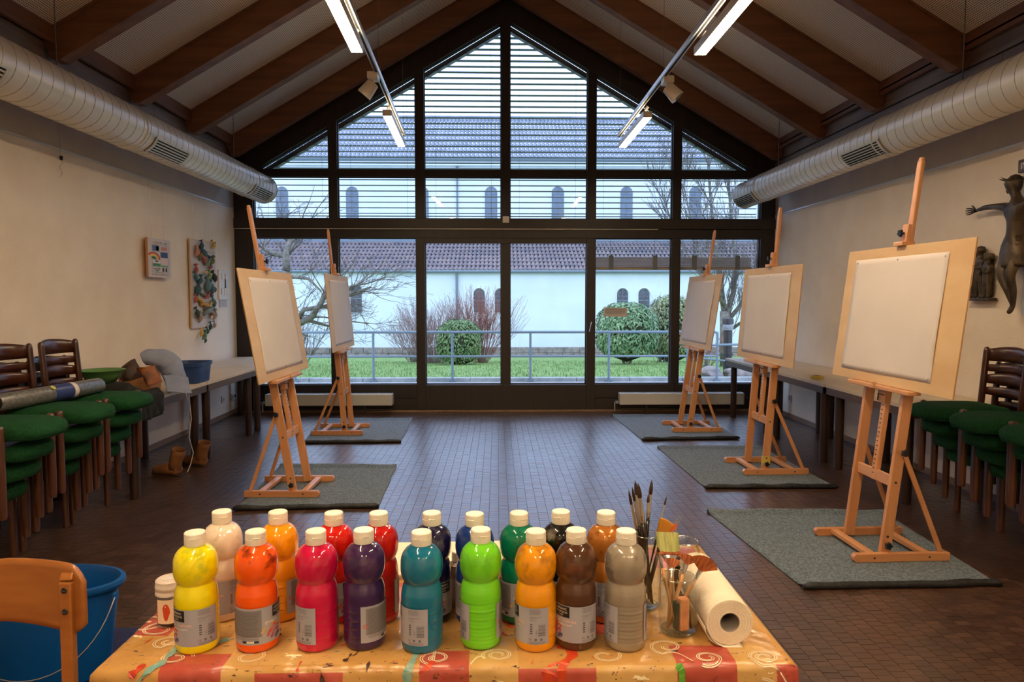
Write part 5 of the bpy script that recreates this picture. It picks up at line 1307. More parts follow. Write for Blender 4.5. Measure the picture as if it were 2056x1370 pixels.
def swirl(cx, cy, r, turns=1.6, rot=0, tail=(0, 0), fl=1):
    for off in (0, .0045):
        pts = []
        for k in range(int(turns * 20) + 1):
            a = rot + fl * k / 20 * 2 * math.pi; rr = (r * (.22 + .78 * k / (turns * 20))) + off; pts.append((cx + rr * math.cos(a), cy + rr * math.sin(a) * .8))
        if tail != (0, 0):
            e0 = pts[-1]
            for k in range(1, 9): s = k / 8; pts.append((e0[0] + tail[0] * s + off, e0[1] + tail[1] * s + .018 * math.sin(s * math.pi)))
        ribbon(pts, .0020, M['swirl'])
for (px, py, r, tn, ro_, tl, fl) in ((1000, 1316, .030, 1.6, 0, (-.03, -.02), 1), (352, 1322, .032, 1.3, 2, (0, 0), -1), (500, 1320, .034, 1.2, 1, (0, 0), 1), (1340, 1300, .035, 1.2, 3, (.05, -.03), 1), (1420, 1322, .028, 1.5, 1, (0, 0), -1), (1535, 1320, .030, 1.7, 0, (.05, -.05), 1), (875, 1322, .030, 1.4, 2, (.0, .06), 1),
                                     (1215, 1318, .03, 1.0, .5, (0, 0), 1), (292, 1255, .05, 1.3, 1, (0, .0), 1), (320, 1265, .04, 1.2, 2, (0, 0), -1), (340, 1290, .03, 1.4, 2, (.03, .02), 1)):
    a, b = up(px, py); swirl(a, b, r, tn, ro_, tl, fl)
for (x, r) in ((-.43, .035), (-.28, .03), (.0, .035), (.22, .022), (.52, .035)):
    swirl(x, 1.262, r, 1.1, 1, (0, 0), 1)
M['turq'] = plain('dried_turquoise', srgb(92, 150, 152), .4, 0, srgb(150, 166, 140), 60); M['ored'] = plain('dried_orange', srgb(206, 78, 30), .35, 0, srgb(186, 52, 34), 60); M['gr'] = plain('dried_green', srgb(84, 150, 44), .4)
ribbon([up(365, 1292), up(340, 1318), up(322, 1335), (-.69, 1.30), (-.70, 1.26), (-.71, 1.2)], .012, M['turq'], 'paint_run', .0012, 1.5)
ribbon([up(470, 1282), up(440, 1290), up(425, 1298)], .016, M['turq'], 'paint_run', .0012, 1.5)
ribbon([up(838, 1310), up(828, 1330), (-.175, 1.305), (-.178, 1.2)], .012, M['turq'], 'paint_run', .0012, 1.2)
ribbon([up(1118, 1296), up(1146, 1304), up(1150, 1318), up(1130, 1334), (.10, 1.305), (.098, 1.22)], .022, M['ored'], 'paint_run', .0012, 1.2)
ribbon([up(1130, 1334), (.125, 1.31), (.13, 1.23)], .012, M['ored'], 'paint_run', .0011, 1)
ribbon([up(1360, 1332), up(1372, 1340), up(1378, 1352)], .010, M['gr'], 'paint_run', .0012, 2)
for (px, py, c, w) in ((255, 1352, 'ored', .012), (680, 1300, 'ored', .008), (1020, 1278, 'ored', .012), (595, 1345, 'ored', .01), (840, 1345, 'ored', .012), (690, 1330, 'leather', .006), (703, 1322, 'leather', .004), (700, 1265, 'ored', .01), (735, 1345, 'leather', .005), (1030, 1262, 'ored', .01), (645, 1360, 'leather', .005), (562, 1278, 'navy', .012)):
    a, b = up(px, py); d = rnd.uniform(-1, 1) * .02; ribbon([(a, b), (a + d, b + .012), (a + d * 1.5, b + .03)], w, M[c], 'paint_run', .0013, 2)

# ------------------------------------------------------------------ bottles
R0 = .0425
PROF = [(.0, .003), (.028, .003), (.034, .0), (.039, .0015), (.0415, .006), (.0425, .013), (.0425, .018), (.0418, .0195), (.0418, .0925), (.0425, .0945), (.0425, .104), (.0418, .114), (.0400, .123), (.0376, .130), (.0364, .1325), (.0356, .1345), (.0356, .1360), (.0364, .1375),
        (.0390, .1425), (.0413, .149), (.0428, .158), (.0433, .167), (.0428, .176), (.0411, .185), (.0378, .1935), (.0325, .2005), (.0255, .2058), (.0195, .2085), (.0175, .211), (.0165, .214), (.0, .214)]
def bottle_mesh():
    prof = []
    for k in range(len(PROF) - 1):
        (r0, z0), (r1, z1) = PROF[k], PROF[k + 1]; n = max(1, int(abs(z1 - z0) / .0022))
        for j in range(n): prof.append((r0 + (r1 - r0) * j / n, z0 + (z1 - z0) * j / n))
    prof.append(PROF[-1])
    def fn(a, z, r):
        d = 0
        if .02 < z < .092:
            deg = math.degrees(a) % 360      # label covers local 80..360 ; ribs on the free 0..80 side
            if 2 < deg < 78:
                d = .0007
                for zr in (.031, .047, .063, .079): d += .0011 * math.exp(-((z - zr) / .0016) ** 2) - .0009 * math.exp(-((z - zr + .003) / .0018) ** 2)
        if .147 < z < .200:
            t_ = (z - .147) / .053; ph = a * 9 - 2.4 * math.sin((t_ - .5) * 2.6)
            s = math.sin(ph); d += .00075 * (max(0, 1 - abs(s) * 3)) * math.sin(math.pi * t_) ** .7 * -1
            d += .0003 * math.cos(ph)
        return d
    q = MB(); q.lathe(prof, 96, fn=fn); return q
CW_ = {}
def wrap(vs, u0, z0, lift_=.0009, vert=False):
    out = []
    for v in vs:
        x, y = v[0], v[1]
        if vert: x, y = -y, x
        a = math.radians(u0 - 280) + x / R0; r = R0 + lift_; out.append((r * math.cos(a), r * math.sin(a), z0 + y))
    return out
def build_print(parent_mb, mi):
    q = MB()
    def rect(u0, u1, z0, z1, mi_, lf=.0010, sk=0):
        n = max(1, int((u1 - u0) / 6)); q.mi = mi_
        for k in range(n):
            ua, ub = u0 + (u1 - u0) * k / n, u0 + (u1 - u0) * (k + 1) / n
            vs = []
            for (u, z) in ((ua, z0), (ub, z0), (ub, z1), (ua, z1)):
                a = math.radians(u - 280); r = R0 + lf; vs.append((r * math.cos(a), r * math.sin(a), z))
            q.add(vs, [(0, 1, 2, 3)])
    def txt(s, size, u0, z0, mi_, vert=False, sp=1.0):
        vs, fs = text_mb(s, size, spacing=sp); q.mi = mi_; q.add(wrap(vs, u0, z0, .0013, vert), fs)
    def leafshape(u0, z0, L, w, ang, mi_):
        n = 12; pts = []
        for k in range(n):
            a = 2 * math.pi * k / n; x, y = L * math.cos(a), w * math.sin(a) * (1 + .3 * math.cos(a)); pts.append((x * math.cos(ang) - y * math.sin(ang), x * math.sin(ang) + y * math.cos(ang), 0))
        q.mi = mi_; q.add(wrap(pts, u0, z0, .0011), [tuple(range(n))])
    # 0 dark grey text panel, 1 black, 2 white/pale ink, 3 yellow, 4 orange-red, 5 magenta, 6 blue, 7 ink grey
    rect(14, 112, .034, .088, 0); 
    for k in range(17): rect(20, 20 + rnd.uniform(78, 88), .0365 + k * .0029, .0372 + k * .0029, 7, .0011)
    for k in range(3): rect(20, 104, .0285 + k * .0016, .029 + k * .0016, 7, .0011)
    rect(60, 104, .0225, .0270, 1); rect(72, 92, .0228, .0267, 2, .0012)
    n = 14; q.mi = 4
    ring = []
    for k in range(n): ring.append((.0045 * math.cos(2 * math.pi * k / n), .0045 * math.sin(2 * math.pi * k / n), 0))
    ring2 = [(x * .72, y * .72, 0) for x, y, _ in ring]
    q.add(wrap(ring + ring2, 12, .052, .0013), [(k, (k + 1) % n, (k + 1) % n + n, k + n) for k in range(n)]); q.add(wrap([(-.003, .0025, 0), (-.0025, .003, 0), (.003, -.0025, 0), (.0025, -.003, 0)], 12, .052, .0013), [(0, 1, 2, 3)])
    rect(143, 191, .068, .0905, 1)
    txt('LEFRANC', .0066, 147, .0825, 2, sp=.95); txt('BOURGEOIS', .0054, 146.5, .0762, 2, sp=.95); txt('PARIS', .0042, 158, .0710, 2)
    txt('gouache', .0092, 121, .0585, 2); txt('redimix', .0096, 170, .0585, 8); txt('gouache liquide', .0056, 152, .0520, 2)
    for (u, z, L, w, an, c) in ((128, .050, .017, .0048, .6, 3), (140, .043, .016, .0052, .8, 4), (150, .044, .014, .0045, .35, 4), (150, .034, .013, .0048, .6, 5), (160, .028, .009, .0042, .5, 6)): leafshape(u, z, L, w, an, c)
    for k in range(11):
        if rnd.random() < .9: rect(226, 226 + rnd.uniform(18, 34), .0675 + k * .0021, .0680 + k * .0021, 7, .0011)
    for k in range(14): rect(250, 270, .036 + k * .0017, .036 + k * .0017 + rnd.choice((.0005, .0009, .0013)), 7, .0011)
    txt('3 148950', .0030, 246, .0370, 7, vert=True)
    for k in range(5): rect(228, 234, .040 + k * .0045, .0425 + k * .0045, 7, .0011)
    txt('CE', .0052, 224, .0275, 7); 
    for uu in (243, 258): q.mi = 7; q.add(wrap([(x * .55, y * .55, 0) for x, y, _ in ring] + [(x * .2, y * .2, 0) for x, y, _ in ring], uu, .0290, .0012), [(k, (k + 1) % n, (k + 1) % n + n, k + n) for k in range(n)])
    for k in range(3): rect(226, 268, .0205 + k * .0018, .0210 + k * .0018, 7, .0011)
    return q
# ------------------------------------------------------------------
M['label'] = plain('bottle_label', srgb(166, 164, 174), .35, 0, srgb(158, 156, 168), 6)
PM = [cmat(124, 120, 124, .5), cmat(18, 18, 20, .4), cmat(232, 222, 206, .4), cmat(216, 170, 70, .4), cmat(206, 78, 52, .4), cmat(170, 44, 92, .4), cmat(70, 80, 140, .4), cmat(82, 80, 86, .4), cmat(236, 190, 160, .4)]
qb = bottle_mesh(); body_me = qb.build('bottle_body', cmat(200, 200, 200), None, smooth=True); body_mesh = body_me.data; bpy.data.objects.remove(body_me)
q = MB(); q.grid(60, 2, lambda u, v: ((R0 + .0006) * math.cos(math.radians(-280 * (1 - u))), (R0 + .0006) * math.sin(math.radians(-280 * (1 - u))), .0185 + .0735 * v)); tmp = q.build('label', M['label'], None, smooth=True); label_mesh = tmp.data; bpy.data.objects.remove(tmp)
tmp = build_print(None, 0).build('label_printing', PM, None); print_mesh = tmp.data; bpy.data.objects.remove(tmp)
q = MB(); q.lathe([(.0, .2095), (.0205, .2095), (.0208, .2105), (.0208, .2225), (.0203, .2228), (.0203, .2236), (.0208, .2240), (.0206, .2335), (.0192, .2352), (.0, .2356)], 40); q.box((.0205, 0, .2245), (.003, .014, .0022)); tmp = q.build('flip_cap', M['white'], None, smooth=35); cap_mesh = tmp.data; bpy.data.objects.remove(tmp)
def bottle(px, top_px, ang, rgb, lab, rough=.3, dirty=None, clear=0, metal=0, front=True):
    """px: picture x of the axis ; top_px: picture y of the cap's top centre"""
    c = atZ(px, top_px, TZ0 + .002 + .2403); x, y = c.x, c.y
    e = empty('paint_bottle', (x, y, TZ0 + .0025), 0, lab, 'bottle', 'one litre paint bottles on the oilcloth')
    e.rotation_euler = (0, 0, math.atan2(-y, -x) + math.radians(ang)); e.scale = (1, 1, 1.02)
    d = dirty or tuple(int(k * .72) for k in rgb)
    mm, nt, p = mk('paint_%d_%d_%d_bottle' % rgb)
    tc = N(nt, 'TexCoord'); nz = N(nt, 'TexNoise', Scale=26.0, Detail=4.0, Roughness=.55); mp = N(nt, 'Mapping'); mp.inputs['Location'].default_value = (px * .01, 0, 0); nt.links.new(tc.outputs['Object'], mp.inputs['Vector']); nt.links.new(mp.outputs[0], nz.inputs['Vector'])
    sp = N(nt, 'SeparateXYZ'); nt.links.new(tc.outputs['Object'], sp.inputs[0])
    hi = N(nt, 'MapRange'); hi.inputs[1].default_value = .140; hi.inputs[2].default_value = .160; nt.links.new(sp.outputs['Z'], hi.inputs[0])
    mr = N(nt, 'MapRange'); mr.inputs[1].default_value = .50; mr.inputs[2].default_value = .62; nt.links.new(nz.outputs['Fac'], mr.inputs[0])
    f = math_n(nt, 'MULTIPLY', math_n(nt, 'MULTIPLY', mr.outputs[0], hi.outputs[0]), 1.0 if dirty else .35)
    col = mixc(nt, f, srgb(*rgb), srgb(*d)); nt.links.new(col, p.inputs['Base Color'])
    p.inputs['Roughness'].default_value = rough; p.inputs['Specular IOR Level'].default_value = .12; p.inputs['Metallic'].default_value = metal
    p.inputs['Coat Weight'].default_value = 1.0; p.inputs['Coat Roughness'].default_value = .02; p.inputs['Coat IOR'].default_value = 1.55
    p.inputs['Subsurface Weight'].default_value = 0
    bm_ = body_mesh.copy(); bm_.materials.clear(); bm_.materials.append(mm)
    for nme, me_ in (('bottle_body', bm_), ('flip_cap', cap_mesh)):
        o = bpy.data.objects.new(nme, me_); COL.objects.link(o); o.parent = e
        if nme == 'flip_cap': o.rotation_euler = (0, 0, rnd.uniform(-.6, .6) - math.radians(ang))
    o = bpy.data.objects.new('label', label_mesh); COL.objects.link(o); o.parent = e; l_ = o
    o = bpy.data.objects.new('label_printing', print_mesh); COL.objects.link(o); o.parent = l_; o['kind'] = 'stuff'
    return e
bottle(391, 1068, 56, (236, 220, 0), 'lemon yellow paint bottle, leftmost of the front row', dirty=(200, 196, 20))
bottle(513, 1066, 178, (238, 88, 6), 'orange paint bottle with a dark smear near its shoulder, front row', dirty=(120, 44, 22))
bottle(634, 1065, -5, (196, 14, 66), 'magenta pink paint bottle in the front row')
bottle(730, 1063, 269, (52, 26, 72), 'dark violet paint bottle in the front row', dirty=(74, 44, 80))
bottle(846, 1067, 15, (10, 102, 134), 'turquoise blue paint bottle in the middle of the front row', dirty=(30, 120, 140))
bottle(965, 1062, -33, (110, 204, 34), 'bright lime green paint bottle in the front row')
bottle(1076, 1065, 37, (226, 148, 12), 'ochre yellow paint bottle with streaky shoulder, front row', dirty=(176, 112, 16))
bottle(1157, 1063, 72, (74, 44, 26), 'brown paint bottle in the front row', dirty=(104, 62, 40))
bottle(1257, 1065, -20, (150, 138, 122), 'silver grey paint bottle, rightmost of the front row', .3, (112, 104, 96), metal=.25)
bottle(445, 1026, 70, (226, 206, 186), 'white paint bottle in the back row, behind the lemon yellow one', dirty=(196, 170, 146))
bottle(558, 1027, -60, (240, 154, 14), 'golden orange paint bottle in the back row, behind the orange one')
bottle(670, 1029, 160, (206, 26, 14), 'vermilion red paint bottle in the back row, behind the magenta one')
bottle(760, 1029, -30, (186, 18, 18), 'deep red paint bottle in the back row, behind the violet one')
bottle(867, 1029, 150, (20, 16, 52), 'near-black navy paint bottle in the back row with runs on its shoulder', dirty=(80, 74, 96))
bottle(953, 1031, 170, (20, 50, 122), 'royal blue paint bottle in the back row, behind the lime green one')
bottle(1042, 1029, 143, (4, 112, 80), 'emerald green paint bottle in the back row')
bottle(1126, 1026, 150, (18, 16, 16), 'black paint bottle in the back row with a blotched cap', dirty=(120, 110, 100))
bottle(1217, 1028, 30, (190, 118, 48), 'copper gold paint bottle in the back row, behind the silver grey one', .22, (120, 74, 40), metal=.3)
# small round-shouldered bottle behind the row
c = atZ(918, 1222, TZ0 + .002)
e = empty('craft_bottle', (c.x, c.y + .02, TZ0 + .0025), 0, 'small silvery craft bottle with white cap behind the gap between navy and blue', 'bottle')
MB().lathe([(.0, 0), (.024, 0), (.026, .003), (.026, .085), (.022, .098), (.012, .104), (.011, .108), (0, .108)], 28).build('bottle_body', plain('craft_silver', srgb(150, 130, 112), .3, .3), e, smooth=40)
MB().lathe([(.0, .106), (.0135, .106), (.0135, .126), (.0115, .128), (0, .128)], 24).build('screw_cap', M['white'], e, smooth=40)
MB().lathe([(.0263, .02), (.0263, .07)], 28, cap=False).build('label', cmat(176, 160, 150), e, smooth=True)
# paper pad and palettes at the back of the table
e = empty('paper_pad', (-.10, 1.86, TZ0 + .003), .03, 'cream paper pad lying at the back of the table behind the bottles', 'pad')
for k in range(5): MB().box((0, 0, .001 + k * .0026), (.62, .235, .0022), Matrix.Rotation(rnd.uniform(-.01, .01), 3, 'Z')).build('sheet', cmat(232, 218, 196, .8), e)
e = empty('paint_palette', (-.44, 1.83, TZ0 + .018), -.3, 'white plastic palette with slots behind the magenta bottle', 'palette')
MB().box((0, 0, .005), (.16, .12, .008)).build('palette_tray', M['white'], e, bevel=.003)
for k in range(6): MB().box((-.06 + k * .024, 0, .0095), (.012, .09, .002)).build('palette_slot', cmat(120, 112, 104), e, bevel=.0005)
e.location.z = TZ0 + .017; e.location.x = -.52; e.location.y = 1.80
# labelled screw-lid jar at the left
c = atZ(332, 1263, TZ0 + .002); e = empty('screw_jar', (c.x, c.y + .028, TZ0 + .0025), 0, 'small clear screw-lid jar with a paper label and red leaf at the table left', 'jar'); e.scale = (1.12, 1.12, 1.05)
MB().lathe([(.0, 0), (.022, 0), (.0255, .004), (.0265, .010), (.0265, .060), (.025, .064), (.0245, .068)], 8, cap=True).build('jar_body', M['jar'], e, smooth=20)
MB().lathe([(.0, .002), (.021, .002), (.023, .006), (.023, .012), (0, .012)], 20).build('jar_residue', cmat(60, 42, 34), e)
MB().lathe([(.0, .066), (.0275, .066), (.0275, .072), (.0268, .073), (.0268, .077), (.0275, .078), (.0275, .084), (.0268, .085), (.0265, .094), (.024, .0965), (0, .0965)], 36).build('screw_lid', plain('frosted_lid', srgb(206, 190, 180), .3), e, smooth=35)
MB().box((.002, 0, .0968), (.028, .020, .0008), Matrix.Rotation(.4, 3, 'Z')).build('lid_sticker', M['paper'], e)
def jl(u, v): a = math.radians(-125 + 70 * u); return (.0268 * math.cos(a), .0268 * math.sin(a), .010 + .050 * v)
q = MB(); q.grid(8, 2, jl); q.build('jar_label', cmat(232, 206, 180, .6), e, smooth=True)
pts = [(math.radians(-84 + 16 * math.sin(t_) * (1 if math.cos(t_) > 0 else .7)), .034 + .018 * math.cos(t_)) for t_ in [k / 12 * 2 * math.pi for k in range(12)]]
q = MB(); q.add([(.0272 * math.cos(a), .0272 * math.sin(a), z) for a, z in pts], [tuple(range(12))]); q.build('red_leaf_print', cmat(196, 66, 34, .5), e)

# ------------------------------------------------------------------ jars with brushes
def glass_jar(name, x, y, r, h, lab, neck=.86, m='jar'):
    e = empty(name, (x, y, TZ0 + .0025), 0, lab, 'jar')
    MB().lathe([(.0, .0), (r * .80, .0), (r * .93, .004), (r, .014), (r, h * .74), (r * .97, h * .82), (r * neck, h * .90), (r * neck, h * .93), (r * (neck + .05), h * .94), (r * neck, h * .955), (r * (neck + .04), h * .97), (r * (neck + .03), h * .99), (r * neck, h), (r * (neck - .05), h * .99),
              (r * (neck - .06), h * .9), (r * .91, h * .8), (r * .94, h * .72), (r * .94, .016), (r * .85, .007), (0, .006)], 40, cap=False).build('jar_glass', M[m], e, smooth=True)
    MB().lathe([(r * (neck - .03), h - .0015), (r * neck, h), (r * (neck + .03), h - .0015)], 40, cap=False).build('rim', M['rimglass'], e, smooth=True)
    MB().lathe([(r * .78, .0005), (r * .82, .0035), (r * .9, .005)], 40, cap=False).build('jar_foot', M['rimglass'], e, smooth=True)
    return e
M['rimglass'] = thin_glass('glass_rim', (.82, .86, .80, 1), 1.7, .05, 4.0, (.8, .82, .75, 1), .12)
jx, jy = .388, 1.452; glass_jar('glass_jar', jx, jy, .041, .122, 'short clear glass jar holding fan brushes and a sponge, beside the paper roll')
kx, ky = .345, 1.575; glass_jar('glass_jar', kx, ky, .034, .172, 'tall clear glass jar crammed with black-handled round brushes')
lx3, ly3 = .455, 1.66; glass_jar('glass_jar', lx3, ly3, .040, .125, 'third glass jar with murky brown water behind the fan brushes')
MB().lathe([(.0, .008), (.036, .008), (.0365, .07), (0, .071)], 30, (lx3, ly3, TZ0 + .003)).build('paint_water', thin_glass('murky', (.45, .36, .34, 1), 1.33, .02, 1, (.10, .06, .05, 1), .72)); o = bpy.data.objects['paint_water']; tag(o, 'murky brown rinsing water standing in the third glass jar', 'water')
M['bhandle'] = plain('brush_handle_black', srgb(20, 14, 14), .22, 0, None, coat=.4); M['bhair'] = plain('brush_hair_dark', srgb(60, 28, 18), .6, 0, srgb(24, 16, 14), 120, (1, 1, .1)); M['bwood'] = plain('brush_handle_wood', srgb(206, 152, 100), .4, 0, srgb(186, 130, 80), 40, (1, 1, .1), coat=.2)
M['fanhair'] = plain('fan_hair', srgb(176, 92, 34), .55, 0, srgb(112, 50, 18), 160, (1, 1, .2)); M['ghair'] = plain('pale_green_hair', srgb(176, 174, 104), .7, 0, srgb(138, 140, 82), 180, (1, 1, .1), .3, 200)
def rbrush(bot, tip, w, lab, hm='bhandle', hair=.035, fer=.055, grp='round brushes in the tall jar'):
    B, T = Vector(bot), Vector(tip); L = (T - B).length; d = (T - B) / L; z = Vector((0, 0, 1)); rot = z.rotation_difference(d)
    e = empty('paintbrush', B, 0, lab, 'brush', grp); e.rotation_mode = 'QUATERNION'; e.rotation_quaternion = rot
    h = L - hair - fer
    MB().tube([(0, 0, 0), (0, 0, h * .4), (0, 0, h * .8), (0, 0, h)], [w * .35, w * .55, w * 1.0, w * .8], 10).build('handle', M[hm], e, smooth=True)
    MB().tube([(0, 0, h - .004), (0, 0, h + fer * .2), (0, 0, h + fer * .22), (0, 0, h + fer * .26), (0, 0, h + fer)], [w * .86, w * .86, w * .95, w * .86, w * .72], 12).build('ferrule', M['steel'], e, smooth=50)
    MB().tube([(0, 0, h + fer), (0, 0, h + fer + hair * .3), (0, 0, h + fer + hair * .7), (0, 0, L)], [w * .70, w * .88, w * .55, w * .05], 12).build('bristles', M['bhair'], e, smooth=True)
    return e
zb = TZ0 + .012
def T3(px, py, Y): q = atY(px, py, Y); return q
B3 = lambda dx, dy: (kx + dx, ky + dy, zb)
rbrush(B3(.012, .0), T3(1262, 984, 1.56), .0042, 'black-handled round brush leaning furthest left in the tall jar')
rbrush(B3(.016, .008), T3(1269, 977, 1.575), .0042, 'black-handled round brush, second from the left in the tall jar')
rbrush(B3(.010, .014), T3(1275, 964, 1.60), .0056, 'tallest dark round brush behind, third from left in the tall jar')
rbrush(B3(.014, -.008), T3(1281, 970, 1.545), .0066, 'thickest round brush with rust-brown hair in the tall jar')
rbrush(B3(-.004, -.002), T3(1302, 992, 1.58), .0040, 'short thin black brush upright in the middle of the tall jar', hair=.02, fer=.03)
rbrush(B3(-.012, .008), T3(1309, 963, 1.60), .0056, 'upright round brush with black tip, right in the tall jar')
rbrush(B3(-.006, .012), T3(1338.5, 996, 1.63), .0028, 'thin small-tipped brush leaning right over the yellow scraper', hair=.022, fer=.05)
def flat_brush(bot, fer0, wdir, w, th, fl, hl, lab, hairm, hm='bwood', nm='flat_brush', flare=1.0, hw=.006):
    """bot: handle end, fer0: start of ferrule; w ferrule width"""
    B, F = Vector(bot), Vector(fer0); L = (F - B).length; d = (F - B) / L
    e = empty(nm, B, 0, lab, 'brush'); xax = Vector(wdir); xax = (xax - d * xax.dot(d)).normalized(); yax = d.cross(xax)
    e.rotation_mode = 'QUATERNION'; e.rotation_quaternion = Matrix((xax, yax, d)).transposed().to_quaternion()
    MB().tube([(0, 0, 0), (0, 0, L * .5), (0, 0, L * .85), (0, 0, L)], [hw * .6, hw * .85, hw * 1.1, hw * .8], 10).build('handle', M[hm], e, smooth=True)
    q = MB(); q.grid(16, 3, lambda u, v: ((hw * .9 + (w / 2 - hw * .9) * v) * math.cos(u * 2 * math.pi), (hw * .9 + (th / 2 - hw * .9) * v) * math.sin(u * 2 * math.pi), L + fl * v), True); q.build('ferrule', M['steel'], e, smooth=True)
    return e, L
# fan brushes in the front jar
def fan(bot, neck, lab, R, sp=1.15, wd=(1, 0, 0)):
    e, L = flat_brush(bot, neck, wd, .012, .005, .022, 0, lab, None, 'bwood', 'fan_brush', hw=.0042)
    q = MB(); n = 22
    for side in (-1, 1):
        q.grid(n, 5, lambda u, v: (math.sin((u * 2 - 1) * sp) * (.004 + R * v), side * (.0022 * (1 - v) + .0004) + .0006 * math.sin(u * 90) * v, L + .020 + math.cos((u * 2 - 1) * sp) * (R * v) * (1 + .02 * math.sin(u * 70))))
    q.build('fan_bristles', M['fanhair'], e, smooth=False)
    return e
J = lambda dx, dy, z=.012: (jx + dx, jy + dy, TZ0 + z)
fan(J(-.020, .004), T3(1348, 1160, 1.50), 'small fan brush at the back left of the short jar', .022, .85)
fan(J(-.024, -.006), T3(1372, 1152, 1.46), 'middle fan brush leaning right in the short jar', .022, .9, (1, -.3, 0))
fan(J(-.016, .008), T3(1397, 1162, 1.45), 'largest fan brush with rust hair, over the paper roll', .034, 1.05, (.9, 0, -.35))
# wide green-haired flat brush
e, L = flat_brush(J(-.010, .012), T3(1318, 1110, 1.50), (1, .2, .1), .050, .010, .030, 0, 'wide flat brush with pale green hair, leaning out of the short jar', None)
q = MB(); q.grid(18, 6, lambda u, v: (.027 * (abs(math.cos(u * 2 * math.pi)) ** .5) * math.copysign(1, math.cos(u * 2 * math.pi)), (.0075 * (1 - v * .4)) * math.sin(u * 2 * math.pi), L + .03 + .055 * v), True); o = q.build('bristles', M['ghair'], e, smooth=True)
e.location = Vector(J(.0, .02)); a = T3(1345, 1132, 1.53); d = (a - e.location).normalized(); xax = Vector((1, .1, -.12)); xax = (xax - d * xax.dot(d)).normalized(); e.rotation_quaternion = Matrix((xax, d.cross(xax), d)).transposed().to_quaternion(); e.scale = (1, 1, (a - e.location).length / L)
q = MB(); q.box((0, 0, L + .028), (.056, .014, .012)); q.build('bristle_cap', M['fanhair'], e, bevel=.003)
# thin plain brush handle with metal ferrule, leaning left
rbrush(J(-.006, -.012), T3(1320, 1098, 1.46), .0036, 'wooden-handled brush leaning left out of the short jar', 'bwood', .012, .03, 'brushes in the short jar')
rbrush(J(.012, -.022), T3(1352, 1232, 1.44), .0026, 'short thin wooden stick inside the short jar', 'bwood', .01, .012, 'brushes in the short jar')
# yellow scraper with orange tip
c = T3(1336, 1062, 1.60); e = empty('scraper', (c.x, c.y, c.z), 0, 'ochre plastic scraper wedge standing in the tall jar', 'scraper'); e.rotation_euler = (.2, .1, .2)
q = MB(); q.prism([(-.020, -.028), (-.006, -.036), (.018, -.030), (.022, .010), (.014, .014), (-.002, .024), (-.020, .028)], -.003, .003); q.build('scraper_blade', cmat(206, 138, 36, .4), e, bevel=.002)
MB().prism([(.008, -.012), (.026, .002), (.024, .020), (.012, .006)], -.005, -.0035).build('orange_tip', cmat(214, 104, 48, .4), e)
MB().bar((-.004, 0, -.032), (-.014, -.004, -.17), .010, .004, (0, 1, 0)).build('scraper_handle', cmat(30, 26, 24), e, bevel=.001)
c = T3(1358, 1052, 1.62); e = empty('plastic_strip', (c.x, c.y, c.z), 0, 'clear plastic strip standing up beside the ochre scraper', 'strip'); e.rotation_euler = (.1, .35, 0)
MB().box((0, 0, -.04), (.014, .001, .12)).build('clear_strip', M['jar'], e)
# sponge and cork-ended handle in the short jar
e = empty('sponge', J(.004, -.012, .046), .2, 'peach sponge with dark green scouring side inside the short jar', 'sponge')
MB().box((.004, 0, 0), (.022, .020, .070)).build('foam', plain('peach_foam', srgb(226, 158, 110), .9, 0, srgb(206, 130, 90), 60), e, bevel=.004)
MB().box((-.011, .002, -.004), (.007, .020, .060)).build('scouring_pad', cmat(44, 60, 38, .95), e, bevel=.002)
rbrush(J(.026, -.010), T3(1374, 1192, 1.48), .006, 'thick purple-brown brush handle crossing inside the short jar', 'bhandle', .012, .02, 'brushes in the short jar')
# paper towel roll
e = empty('paper_towel_roll', (.478, 1.385, TZ0 + .052), 0, 'white paper towel roll lying on its side at the table right', 'roll'); e.rotation_euler = (0, 0, -.02)
RT, LT = .0475, .27
def rollprof(s0):
    pts = []
    for k in range(64):
        a = 2 * math.pi * k / 64; r = RT * (1 + .012 * math.sin(a * 2 + 1) + .006 * math.sin(3 * a)); pts.append((r * math.cos(a), r * math.sin(a)))
    return pts
o_ = rollprof(0); n = 64; RI = .0205; q = MB()
vs = [(x, 0, z) for x, z in o_] + [(x, LT, z) for x, z in o_] + [(RI * math.cos(2 * math.pi * k / n), .0, RI * math.sin(2 * math.pi * k / n)) for k in range(n)] + [(RI * math.cos(2 * math.pi * k / n), LT, RI * math.sin(2 * math.pi * k / n)) for k in range(n)]
fs = []
for k in range(n):
    k2 = (k + 1) % n; fs += [(k, k2, n + k2, n + k), (k, 2 * n + k, 2 * n + k2, k2), (n + k, n + k2, 3 * n + k2, 3 * n + k)]
q.add(vs, fs); M['towel'] = plain('towel_paper', srgb(236, 222, 200), .95, 0, srgb(228, 212, 190), 12, (1, 1, 1), .35, 55); q.build('towel_layers', M['towel'], e, smooth=40)
MB().lathe([(RI, 0), (RI, LT), (RI - .0012, LT), (RI - .0012, 0), (RI, 0)], 40, cap=False).xf(Matrix.Rotation(-PI / 2, 4, 'X')).build('cardboard_core', cmat(150, 140, 130, .9), e, smooth=40)
for s in range(4):
    rr = RT * (.90 - s * .12); MB().tube([(rr * math.cos(a), -.0004, rr * math.sin(a)) for a in [k / 40 * 2 * PI for k in range(41)]], .0004, 4).build('layer_edge', cmat(206, 190, 168), e)
q = MB()
def tail(u, v):
    a = math.radians(-150 + 75 * u); r = RT + .0015 + .006 * u * u; x = r * math.cos(a) if u < .8 else r * math.cos(a) + (u - .8) * .06; z = r * math.sin(a); return (x, -.006 + (LT + .004) * v, max(z, -RT - .002))
q.grid(24, 3, tail); q.build('loose_sheet', M['towel'], e, smooth=True, solid=.0005)
